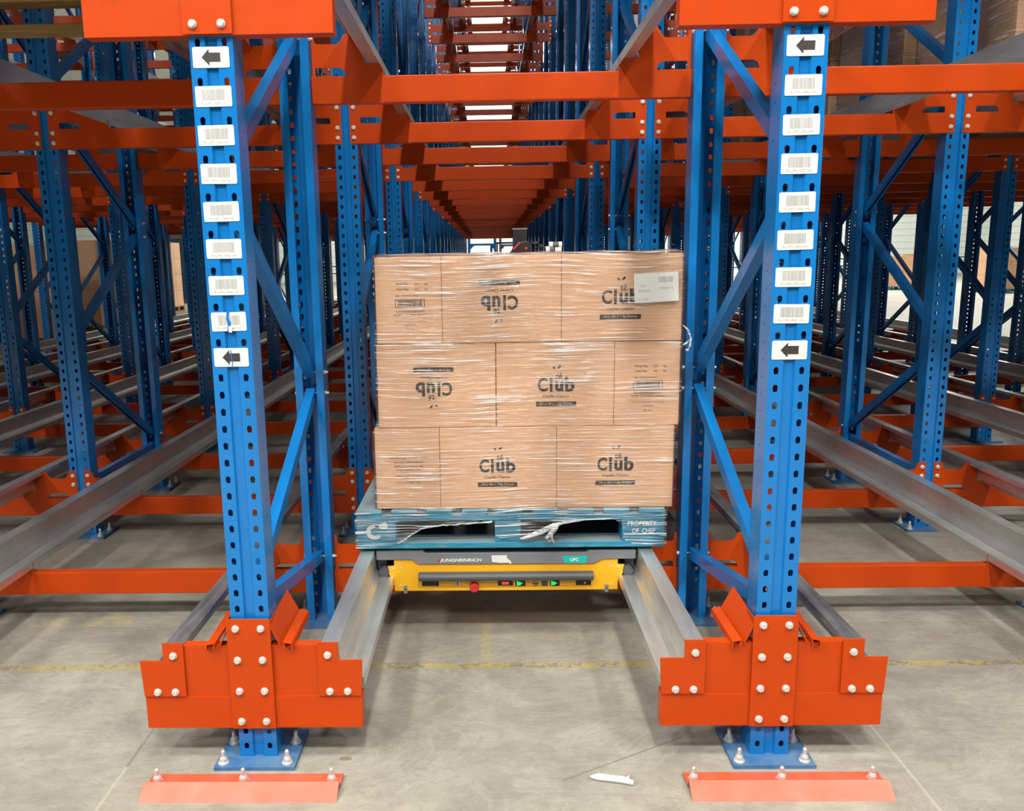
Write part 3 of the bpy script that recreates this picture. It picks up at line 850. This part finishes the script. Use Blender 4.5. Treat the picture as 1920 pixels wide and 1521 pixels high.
front = [
 # layer, x0, x1, depth, printing, label
 (0, .279, .5312, .453, ('importer', .004, .165, 0), 'narrow carton end with importer text, bottom row left'),
 (0, .532, .9838, .253, ('logo', -.003, .172, 0), 'carton with upright printed logo, middle of the bottom row'),
 (0, .9845, 1.436, .253, ('logo', .002, .174, 0), 'carton with upright printed logo, right end of the bottom row'),
 (1, .298, .7515, .253, ('logo', -.01, .150, PI), 'carton with upside-down logo, left end of the middle row'),
 (1, .754, 1.2030, .253, ('logo', .004, .162, 0), 'carton with upright logo, centre of the middle row'),
 (1, 1.204, 1.452, .453, ('weights', .004, .150, PI), 'narrow carton end with barcode, middle row right'),
 (2, .303, .5521, .453, ('weights', .005, .145, PI), 'narrow carton end with barcode, top row left'),
 (2, .553, 1.0010, .253, ('logo', -.008, .150, PI), 'carton with upside-down logo, centre of the top row'),
 (2, 1.002, 1.452, .253, ('logo', -.005, .166, 0), 'carton with logo partly under a paper label, top row right')]
for (ly, x0, x1, d, pr, lab) in front:
    carton(x0, x1, YC+(.004 if ly == 1 else 0)+(.006 if ly == 0 and x0 < .3 else 0), d, Z1+ly*(CH+.0015), CH, lab, pr)
rear = []
for ly in range(3):
    z = Z1+ly*(CH+.0015)
    if ly == 0: xs = [(.279, .530, .455, .453, 1)] + [(.532, .983, .255, .253, 3), (.985, 1.436, .255, .253, 3)]
    elif ly == 1: xs = [(.298, .750, .255, .253, 3), (.754, 1.202, .255, .253, 3), (1.204, 1.452, .455, .453, 1)]
    else: xs = [(.303, .551, .455, .453, 1), (.553, 1.0, .255, .253, 3), (1.002, 1.452, .255, .253, 3)]
    for (xa, xb, st, d, n) in xs:
        if ly < 2 and xa > .5 and xb < 1.25: continue
        for i in range(n):
            carton(xa, xb, YC+.008+st*(i+1), d, z, CH, 'plain carton in the rear ranks of the wrapped load', None, 'rear cartons of the wrapped load')
ZT = Z1+3*(CH+.0015)

# paper label on the film
t = thing('paper_label', 'white paper barcode label stuck on the wrap, top right of the load', 'label', (1.352, YC-.0125, 1.405), (0, math.radians(-2.5), 0))
b = MB(); b.box(-.082, .082, -.0004, .0004, -.054, .054); ob('sheet', b.mesh(['white_paper'], 'sheet'), t)
b = MB(); rnd = random.Random(5); x = .008
while x < .062:
    wd = rnd.choice((.001, .002, .0035)); b.box(x, x+wd, -.0012, -.0005, .018, .038); x += wd+rnd.choice((.0015, .003))
put_text(b, '1 80 N', -.050, .008, w=.022, h=.009, y=-.001); put_text(b, '100 0200 8', -.046, -.010, w=.044, h=.009, y=-.001)
put_text(b, '1 0030201 8', .034, -.004, w=.052, h=.009, y=-.001); put_text(b, '1.5 801', -.046, -.042, w=.034, h=.009, y=-.001)
ob('print', b.mesh(['ink_grey'], 'print'), t)

# ------------------------------------------------------------ stretch film round the load
def film_tube(name, x0, x1, y0, y1, z0, z1, label, prof=None, mat='film', amp=.004, nx=60, nz=40, top=True, seed=0, group=None):
    b = MB(); r = .03; per = []
    def side(ax, ay, bx, by, n):
        for i in range(n): t = i/n; per.append((ax+(bx-ax)*t, ay+(by-ay)*t))
    side(x0+r, y0, x1-r, y0, nx)
    for q in range(6): a = -PI/2+q*PI/2/6; per.append((x1-r+r*math.cos(a), y0+r+r*math.sin(a)))
    side(x1, y0+r, x1, y1-r, nx//2)
    for q in range(6): a = q*PI/2/6; per.append((x1-r+r*math.cos(a), y1-r+r*math.sin(a)))
    side(x1-r, y1, x0+r, y1, nx//2)
    for q in range(6): a = PI/2+q*PI/2/6; per.append((x0+r+r*math.cos(a), y1-r+r*math.sin(a)))
    side(x0, y1-r, x0, y0+r, nx//2)
    for q in range(6): a = PI+q*PI/2/6; per.append((x0+r+r*math.cos(a), y0+r+r*math.sin(a)))
    n = len(per); cx, cy = (x0+x1)/2, (y0+y1)/2; vs = []
    for j in range(nz+1):
        z = z0+(z1-z0)*j/nz
        for (px, py) in per:
            d = Vector((px-cx, py-cy)); dl = d.normalized()
            dd = abs(noise.noise(Vector((px*2+seed, py*2, z*9))))*amp
            dx = prof(z, max(0, min(1, (px-x0)/(x1-x0)))) if prof else 0
            vs.append((px+dl.x*dd+dx, py-abs(dl.y)*dd if py < cy else py+dd, z+.004*noise.noise(Vector((px*3, py*3+seed, j)))*(0 < j < nz)))
    fs = [(j*n+i, j*n+(i+1) % n, (j+1)*n+(i+1) % n, (j+1)*n+i) for j in range(nz) for i in range(n)]
    if top:
        base = len(vs); m = 7
        for k in range(1, m+1):
            s_ = 1-.32*k/m
            for i, (px, py) in enumerate(per):
                qx, qy = cx+(px-cx)*s_, cy+(py-cy)*s_
                vs.append((qx, qy, z1+.006*math.sin(k*1.1)+.007*noise.noise(Vector((qx*9, qy*9, 3.1+seed)))))
        for k in range(m):
            a = nz*n if k == 0 else base+(k-1)*n; c = base+k*n
            fs += [(a+i, a+(i+1) % n, c+(i+1) % n, c+i) for i in range(n)]
    b.add(vs, fs)
    o = ob(name, b.mesh([mat], name, True)); tag(o, label, 'stretch wrap', group); return o
def prof(z, right):
    ly = (z-Z1)/(CH+.0015)
    l = [.279, .298, .303]; rr = [1.436, 1.452, 1.452]
    t = max(0, min(2, ly-.5)); i = min(1, int(t)); f = t-i; f = max(0, min(1, (f-.5)*8+.5))
    a = (rr[i]*(1-f)+rr[i+1]*f)-1.452; b_ = (l[i]*(1-f)+l[i+1]*f)-.279
    return b_+(a-b_)*right
film_tube('stretch_wrap', .270, 1.461, YC-.009, YC+1.035, .545, ZT+.004, 'clear creased stretch film wound round the stacked cartons', prof, nx=90, nz=60)
def grid(name, label, xs, zfun, nz, yfun, mat, parent=None, cat=None):
    b = MB(); vs = []; n = len(xs)
    for j in range(nz+1):
        for x in xs:
            za, zb = zfun(x); z = zb+(za-zb)*j/nz
            vs.append((x, yfun(x, z, j/nz), z))
    fs = [(j*n+i, j*n+i+1, (j+1)*n+i+1, (j+1)*n+i) for j in range(nz) for i in range(n-1)]
    b.add(vs, fs); o = ob(name, b.mesh([mat], name, True), parent)
    if cat: tag(o, label, cat)
    return o
def interp(x, pts):
    for (a, b_) in zip(pts, pts[1:]):
        if a[0] <= x <= b_[0]: t = (x-a[0])/(b_[0]-a[0]); return a[1]+(b_[1]-a[1])*t
    return pts[0][1] if x < pts[0][0] else pts[-1][1]
xs = [.194+i*(1.411-.194)/220 for i in range(221)]
low = [(.194, .404), (.33, .412), (.37, .428), (.42, .462), (.46, .487), (.55, .498), (.74, .510), (.745, .45), (.80, .432), (.86, .440), (.93, .468), (.97, .490), (1.0, .498), (1.10, .512), (1.20, .515), (1.235, .50), (1.25, .425), (1.3, .408), (1.411, .402)]
grid('film_skirt', 'torn white edged film skirt pulled down over the blue pallet front', xs,
     lambda x: (.560, interp(x, low)+.006*noise.noise(Vector((x*40, 0, 0)))), 14,
     lambda x, z, t: YP-.006-.010*abs(noise.noise(Vector((x*7, z*22, 4)))), 'film_thick', cat='stretch wrap')
# rope like rolled edge of the torn film
pts = [(x, YP-.012, interp(x, low)+.004*noise.noise(Vector((x*40, 0, 0)))) for x in [.36+.012*i for i in range(32)]]
b = MB(); b.tube(pts, [.0035+.002*noise.noise(Vector((p[0]*30, 0, 0))) for p in pts], 6)
pts = [(x, YP-.014, interp(x, low)+.004) for x in [.84+.012*i for i in range(31)]]
b.tube(pts, [max(.002, .009*math.exp(-((p[0]-.93)/.08)**2)+.0025) for p in pts], 7)
tl = [(.985, YP-.016, .500), (.975, YP-.022, .480), (.955, YP-.026, .462), (.942, YP-.026, .446), (.950, YP-.026, .430), (.962, YP-.024, .436)]
b.tube(tl, [.010, .011, .009, .008, .006, .003], 7)
b.tube([(.970, YP-.018, .492), (.962, YP-.03, .468), (.962, YP-.03, .45), (.972, YP-.03, .428)], [.008, .007, .005, .003], 6)
tag(ob('film_rope', b.mesh(['film_bunched'], 'rope', True)), 'rolled ragged film edge hanging in the pallet opening', 'stretch wrap')
tl = [(1.461, YC+.02, 1.262), (1.476, YC+.0, 1.245), (1.486, YC-.01, 1.215), (1.484, YC-.01, 1.185), (1.474, YC-.012, 1.168), (1.466, YC-.012, 1.172)]
b = MB(); b.tube(tl, [.002, .004, .003, .005, .006, .003], 7)
b.tube([(1.484, YC-.01, 1.21), (1.470, YC-.01, 1.196), (1.458, YC-.006, 1.188)], [.003, .005, .004], 6)
tag(ob('film_tail', b.mesh(['film_bunched'], 'tail', True)), 'loose curled film tail sticking out at the load right side', 'stretch wrap')

# ------------------------------------------------------------ tool lying on top of the load
t = thing('strapping_tool', 'black and red tool with a white roller end lying on the load top', 'tool', (.918, 1.10, ZT+.004))
b = MB(); b.prism([(-.105, 0), (-.065, 0), (-.02, .0), (-.01, .03), (-.03, .052), (-.068, .048), (-.086, .026)], -.02, .04, 'y'); bevel(ob('body', b.mesh(['black'], 'b'), t), .004)
b = MB(); b.prism([(-.088, .024), (-.066, .046), (-.058, .044), (-.084, .016)], -.022, -.018, 'y'); b.cyl((-.035, -.026, .022), .006, .006, 'y', 10); ob('trim', b.mesh(['red_plastic'], 'b'), t)
b = MB(); b.tube([(-.02, 0, .04), (.01, -.01, .045), (.03, 0, .022), (.02, -.01, .008), (.0, 0, .02), (.025, .01, .034), (.06, 0, .014)], .005, 7); ob('cable', b.mesh(['rubber'], 'b', True), t)
b = MB(); b.cyl((.045, 0, .015), .014, .032, 'x', 14, mi=0); b.cyl((.058, 0, .034), .013, .052, 'x', 14, mi=0); b.cyl((.073, 0, .034), .0135, .024, 'x', 14, mi=1); b.cyl((.082, 0, .014), .013, .026, 'x', 14, mi=0); b.cyl((.060, 0, .015), .0142, .018, 'x', 14, mi=1)
ob('roller', b.mesh(['white_paper', 'dark_grey'], 'b', False), t)
b = MB(); b.box(-.085, -.030, .03, .06, .052, .098, mi=0); b.box(-.088, -.028, .028, .062, .098, .104, mi=1); b.box(-.06, -.05, .04, .05, .03, .052)
ob('battery_box', b.mesh(['black', 'mid_grey'], 'b'), t)

# ------------------------------------------------------------ pallet shuttle
YS = .80
t = thing('pallet_shuttle', 'yellow and grey pallet shuttle riding on the rails under the load', 'shuttle', (.7835, YS, 0))
def shp(name, pts, y0, y1, mat, bev=.002, **k):
    b = MB(); b.prism(pts[::-1], y0, y1, 'y'); o = ob(name, b.mesh([mat], name), t)
    if bev: bevel(o, bev)
    return o
half = [(.4445, .345), (.4445, .318), (.471, .316), (.466, .302), (.466, .283), (.452, .262), (.4455, .245), (.4455, .213)]
body = [(-x, z) for x, z in half][::1] + [(x, z) for x, z in half[::-1]]
shp('front_panel', body, .0, .012, 'yellow')
b = MB(); b.box(-.43, .43, .012, .98, .222, .345); bevel(ob('chassis', b.mesh(['yellow'], 'c'), t), .004)
cov = [(-.5135, .386), (-.5135, .346), (-.372, .346), (-.349, .327), (.349, .324), (.386, .343), (.5145, .343), (.5145, .381), (.330, .381), (.318, .372), (-.318, .374), (-.328, .386)]
shp('top_cover', cov, -.006, .030, 'mid_grey', .003)
b = MB(); b.box(-.50, .50, .03, .98, .345, .378); b.box(-.44, .44, .05, .95, .378, .397); ob('lift_deck', b.mesh(['dark_grey'], 'l'), t)
b = MB(); b.box(-.346, .346, -.012, .0, .264, .294); b.cyl((-.346, -.020, .2785), .0155, .692, 'x', 18); bevel(ob('bumper', b.mesh(['dark_grey'], 'b'), t), .002)
for s in (-1, 1):
    b = MB(); b.cyl((s*.4855, -.004, .293), .021, .05, 'y', 22); b.cyl((s*.4855, -.006, .293), .013, .004, 'y', 16)
    bevel(ob('roller', b.mesh(['dark_grey'], 'r'), t), .002)
    b = MB(); b.box(s*.495-.018, s*.495+.018, .03, .10, .30, .345); ob('wheel_arm', b.mesh(['dark_grey'], 'r'), t)
    for yy in (.16, .78):
        b = MB(); b.cyl((s*.50-.02, yy, .3185), .0445, .04, 'x', 26); ob('wheel', b.mesh(['rubber'], 'w'), t)
    b = MB(); b.box(s*.4005-.007, s*.4005+.007, -.006, .002, .206, .236); b.cyl((s*.4005, -.0075, .222), .003, .002, 'y', 8, mi=1); ob('tie_clip', b.mesh(['mid_grey', 'black'], 'c'), t)
    b = MB()
    for (u, z) in ((.425, .310), (.452, .309), (.425, .236)): b.cyl((s*(.87-u), -.002, z) if False else (s*u*.985, -.002, z), .0045, .003, 'y', 8)
    ob('screw', b.mesh(['zinc'], 'c'), t)
def slotb(u0, u1, z0, z1, mat='black'):
    b = MB(); b.box(u0-.7835, u1-.7835, -.0012, .004, z0, z1); return ob('sensor_window', b.mesh([mat], 's'), t)
slotb(.449, .516, .234, .253); slotb(.752, .812, .2335, .253); slotb(.822, .862, .2305, .254); slotb(.960, .998, .2305, .254); slotb(1.062, 1.122, .233, .253)
slotb(.926, .950, .2305, .252, 'dark_grey')
b = MB(); b.cyl((.658-.7835, .0, .232), .0185, -.022, 'y', 22); b.cyl((.658-.7835, .002, .232), .013, -.01, 'y', 16); bevel(ob('stop_button', b.mesh(['red_plastic'], 's'), t, label='red emergency stop button'), .003)
b = MB(); b.box(-.199, -.185, -.004, 0, .236, .254, mi=0); b.box(-.195, -.190, -.006, -.004, .238, .251, mi=1); ob('key_switch', b.mesh(['white_paper', 'black'], 'k'), t)
for u in (.838, .975):
    b = MB(); b.cyl((u-.7835, -.0045, .2425), .0065, .004, 'y', 14); b.cyl((u-.7835+.010, -.003, .243), .002, .003, 'y', 8); b.box(u-.7835-.010, u-.7835-.0066, -.003, 0, .232, .253)
    ob('status_lamp', b.mesh(['green_led'], 'g'), t, label='green status light')
b = MB(); b.cyl((1.098-.7835, -.0025, .243), .004, .003, 'y', 8); ob('status_lamp', b.mesh(['red_led'], 'g'), t, label='small red status light')
b = MB(); b.box(.768-.7835, .795-.7835, -.0035, 0, .239, .249); ob('status_lamp', b.mesh(['red_led'], 'g'), t, label='red status light')
b = MB(); b.cyl((.902-.7835, -.003, .2415), .0115, .004, 'y', 18); b.box(.902-.7935, .902-.7735, -.005, -.003, .2400, .2430, mi=1); ob('lock', b.mesh(['brass', 'black'], 'l'), t)
b = MB(); put_text(b, 'JUNGHEINRICH', .6055-.7835, .3425, w=.168, h=.0165, y=-.0075, shear=.25, offset=.02); ob('lettering', b.mesh(['white_ink'], 't'), t, label='white maker lettering')
b = MB(); b.prism([(-.263, .3505), (-.257, .3505), (-.262, .337), (-.268, .337)][::-1], -.008, -.0065, 'y'); ob('lettering', b.mesh(['red_plastic'], 't'), t, label='red accent stroke')
b = MB(); b.prism([(-.056, .362), (.004, .363), (.006, .350), (.022, .337), (.022, .325), (.012, .332), (-.020, .331), (-.054, .336)][::-1], -.0075, -.006, 'y'); ob('sticker', b.mesh(['white_paper'], 't'), t, label='torn white sticker')
b = MB(); b.prism([(.224, .357), (.322, .358), (.317, .327), (.232, .328)][::-1], -.0075, -.006, 'y', mi=0); put_text(b, 'UPC', .272, .343, w=.034, h=.014, y=-.0082, mi=1, offset=.02); ob('sticker', b.mesh(['teal_sticker', 'white_ink'], 't'), t, label='teal sticker with white letters UPC')

# ------------------------------------------------------------ litter on the floor
b = MB(); pts = [(1.012, -.100, .006), (1.035, -.106, .010), (1.07, -.112, .009), (1.105, -.120, .010), (1.135, -.131, .007)]
b.tube(pts, [.004, .011, .010, .011, .008], 8); b.tube([(1.118, -.118, .008), (1.127, -.100, .01)], [.006, .003], 6)
tag(ob('tape_scrap', b.mesh(['white_paper'], 's', True)), 'crumpled white scrap of tape lying on the aisle floor', 'litter')

# ------------------------------------------------------------ loads stored one level up
def loaded_pallet(x, y, zr, w, d, nz, ch, where, wood_mat='raw_wood', nx=2, ny=2, pname=None, wrap=True):
    pallet_simple((x, y, zr), wood_mat, f'wooden pallet under the {where}', group='stored pallets')
    cw, cd = w/nx, d/ny; z0 = zr+.145
    for k in range(nz):
        for j in range(ny):
            for i in range(nx):
                b = MB(); g = .004+random.random()*.003
                b.box(-cw/2+g, cw/2-g, g, cd-g, 0, ch-.003)
                b.box(-.02, .02, .001, g+.001, ch*.2, ch*.3, mi=1) if j == 0 and False else None
                o = ob('carton', b.mesh(['kraft', 'ink'], 'carton')); o.location = (x-w/2+cw*(i+.5), y+j*cd, z0+k*ch); bevel(o, .006, 2)
                tag(o, f'plain brown carton of the {where}', 'carton', f'cartons of the {where}')
    if wrap: film_tube('stretch_wrap', x-w/2-.008, x+w/2+.008, y-.006, y+d+.008, z0, z0+nz*ch+.006, f'clear film round the {where}', nx=24, nz=16, seed=y, amp=.008)
zr1 = LV[1]+.262
for i, (yy, wh) in enumerate(((2.06, 'front load stored upper right'), (3.20, 'second load stored upper right'), (4.34, 'third load stored upper right'), (5.48, 'fourth load stored upper right'))):
    loaded_pallet(2.5*P, yy, zr1, 1.16, .98, 3, .43, wh)
pt_ = pallet((-.705, .015, zr1), 'raw_wood', 'raw wooden pallet on the upper left rails at the picture corner', h=.145)
for j, k in [(j, k) for j in range(2) for k in range(3)]:
    for i in range(2):
        b = MB(); b.box(-.283, .283, .004, .48, 0, .42); o = ob('carton', b.mesh(['kraft'], 'carton')); o.location = (-.705-.29+.58*i, .02+j*.49, zr1+.145+k*.422)
        tag(o, 'plain brown carton on the raw pallet, upper left', 'carton', 'cartons on the raw upper left pallet')

# ------------------------------------------------------------ beyond the rack
def far_load(x, y, w, d, h, label, pal='blue_wood', mat='kraft', z=0, group='loads beyond the rack'):
    t = thing('pallet_load', label, 'pallet load', (x, y, z), group=group)
    b = MB(); b.box(-w/2, w/2, 0, d, .12, .145)
    for xx in (-w/2, -.07, w/2-.14):
        for yy in (0, d/2-.07, d-.14): b.box(xx, xx+.14, yy, yy+.14, .02, .12)
    b.box(-w/2, w/2, 0, .1, 0, .02); b.box(-w/2, w/2, d-.1, d, 0, .02); ob('pallet', b.mesh([pal], 'p'), t)
    nz = max(2, int(h/.42)); ch = h/nz
    for k in range(nz):
        b = MB()
        for i in range(2):
            for j in range(2): b.box(-w/2+.02+i*(w/2-.02), -w/2+.01+(i+1)*(w/2-.02), .02+j*(d/2-.02), .01+(j+1)*(d/2-.02), .145+k*ch, .140+(k+1)*ch)
        ob('carton_layer', b.mesh([mat], 'c'), t)
    return t
for lane in (2, 3, 4):
    for i in range(6):
        if lane == 2 and i < 4: continue
        far_load((lane+.5)*P, 2.06+1.14*i, 1.16, .98, 1.4, f'carton load stored on the first level, {lanephrase(lane)}, {ORD[i+1]} from the front', 'raw_wood', z=zr1, group='carton loads stored on the right')
for lane in (-2, -3, -4):  # unseen loads added on the upper left to shade the left lanes
    for i in range(2):
        far_load((lane+.5)*P, .03+1.14*i+(1.05 if lane < -2 else 0), 1.16, .98, 1.4, 'added unseen carton load on the upper left rails, blocking light', 'raw_wood', z=zr1, group='added unseen carton loads, upper left')
for lane in range(-3, 5):  # unseen loads added to keep steep lamp light out of the rack
    if lane == 0: continue
    for i in range(3):
        far_load((lane+.5)*P, .03+1.14*i, 1.16, .98, 1.3, 'added unseen carton load on the second rack level, blocking light', 'raw_wood', z=LV[2]+.262, group='added unseen carton loads, second rack level')
far_load(19.2, 27.5, 1.2, 1.1, 1.45, 'brown carton load on a blue pallet, far right behind the frames')
far_load(21.6, 28.0, 1.2, 1.1, 2.6, 'tall pale carton load at the far right picture edge')
far_load(17.2, 31.0, 1.2, 1.1, 1.2, 'low carton load on a blue pallet in the bright far aisle')
for i, (x, y, h) in enumerate(((-8.1, 13.2, 1.75), (-8.6, 16.2, 1.9), (-9.4, 20.0, 1.8), (-9.8, 23.5, 2.0), (-8.0, 10.2, 1.6))):
    far_load(x, y, 1.2, 1.1, h, f'brown carton load left of the rack, {ORD[i+1]} of the row', 'raw_wood')
b = MB()
for k in range(9):
    z = k*.15
    for i in range(5): b.box(25.1+i*.27-.6, 25.1+i*.27-.5+.1, 46, 47.1, z+.12, z+.143)
    for i in range(3): b.box(24.5+i*.53, 24.64+i*.53, 46, 47.1, z+.02, z+.12)
tag(ob('pallet_stack', b.mesh(['raw_wood'], 'stack')), 'stack of empty wooden pallets by the far right wall', 'pallet stack')
t = thing('fire_cabinet', 'red fire hose cabinet under a red riser pipe, far right', 'fire cabinet', (26.4, 53.6, .9))
b = MB(); b.box(-.42, .42, 0, .35, 0, 1.45); ob('box', b.mesh(['red_plastic'], 'b'), t)
b = MB(); b.cyl((0, .2, 1.45), .16, 8, 'z', 12); ob('riser_pipe', b.mesh(['red_plastic'], 'b'), t)
b = MB()
for x in range(-33, 34, 3): b.box(x-.03, x+.03, 52.4, 52.46, 0, 1.1)
for z in (.6, 1.06): b.box(-33, 33, 52.38, 52.48, z, z+.07)
tag(ob('guard_rail', b.mesh(['black'], 'g')), 'dark guard rail running along the far wall', 'guard rail')
for (x, nm) in ((17.5, 'pale steel column of the hall, far right'), (-10.4, 'pale steel column of the hall, far left')):
    b = MB(); b.box(-.12, .12, 0, .02, 0, 12); b.box(-.12, .12, .28, .3, 0, 12); b.box(-.01, .01, .02, .28, 0, 12); o = ob('hall_column', b.mesh(['white_paper'], 'h')); o.location = (x, 33, 0); tag(o, nm, 'column')
t = thing('container', 'dark blue corrugated container far left beyond the rack', 'container', (-11.6, 29, 0))
b = MB(); b.box(-1.4, 1.2, 0, 6, .15, 2.5); ob('body', b.mesh(['container_blue'], 'c'), t)
b = MB(); b.box(-1.45, 1.25, -.05, .1, 2.4, 2.6); b.box(-1.45, 1.25, -.05, .1, 0, .18); b.box(1.15, 1.27, -.05, .1, 0, 2.6); b.box(-1.47, -1.35, -.05, .1, 0, 2.6); ob('frame', b.mesh(['mid_grey'], 'c'), t)
# blue goal frames and a truck seen down the middle lane
for i, (x, y) in enumerate(((.1, 30), (1.35, 33))):
    b = MB(); w = 1.0
    b.box(-.05, .05, 0, .1, 0, 3.2); b.box(w-.05, w+.05, 0, .1, 0, 3.2); b.box(-.05, w+.05, .01, .09, 1.98, 2.06)
    b.prism([(.05, 1.98), (.05, 1.84), (.19, 1.98)], .02, .08, 'y'); b.prism([(w-.05, 1.98), (w-.19, 1.98), (w-.05, 1.84)], .02, .08, 'y')
    o = ob('portal_arch', b.mesh(['blue' if i == 0 else 'dark_grey'], 'pf')); o.location = (x-.1, y, 0); tag(o, ('blue' if i == 0 else 'grey') + ' portal frame seen down the end of the middle lane', 'frame')
t = thing('forklift', 'small yellow forklift parked beyond the end of the middle lane', 'forklift', (1.55, 36, 0))
b = MB(); b.prism([(-.55, .25), (.6, .25), (.7, .6), (.55, 1.0), (.1, .95), (-.1, .7), (-.55, .65)], -.5, .5, 'y'); bevel(ob('body', b.mesh(['yellow'], 'f'), t), .03)
b = MB(); b.box(-.1, .3, -.25, .25, .95, 1.1); b.box(.22, .34, -.25, .25, 1.1, 1.6); ob('seat', b.mesh(['black'], 'f'), t)
b = MB(); [b.box(x-.03, x+.03, s*.42-.03, s*.42+.03, .65, 2.15) for x in (-.4, .5) for s in (-1, 1)]; b.box(-.45, .55, -.48, .48, 2.13, 2.2); ob('overhead_guard', b.mesh(['black'], 'f'), t)
b = MB(); [b.box(-.72, -.62, s*.3-.05, s*.3+.05, .1, 2.1) for s in (-1, 1)]; [b.box(-1.7, -.7, s*.25-.06, s*.25+.06, .08, .12) for s in (-1, 1)]; ob('mast', b.mesh(['black'], 'f'), t)
for x in (-.45, .45):
    for s in (-1, 1): b = MB(); b.cyl((x, s*.5-.09, .25), .25, .18, 'y', 20); ob('wheel', b.mesh(['rubber'], 'f'), t)

# lamp housings
for i, (x, y) in enumerate(AISLE_LAMPS):
    b = MB(); b.box(-.27, .27, -.72, .72, .02, .10); b.box(-.01, .01, -.01, .01, .10, 3.08); o = ob('ceiling_lamp', b.mesh(['mid_grey'], 'lamp')); o.location = (x, y, 8.9)
    tag(o, 'flat grey lamp hanging over the front aisle', 'ceiling lamp', 'lamps over the front aisle')
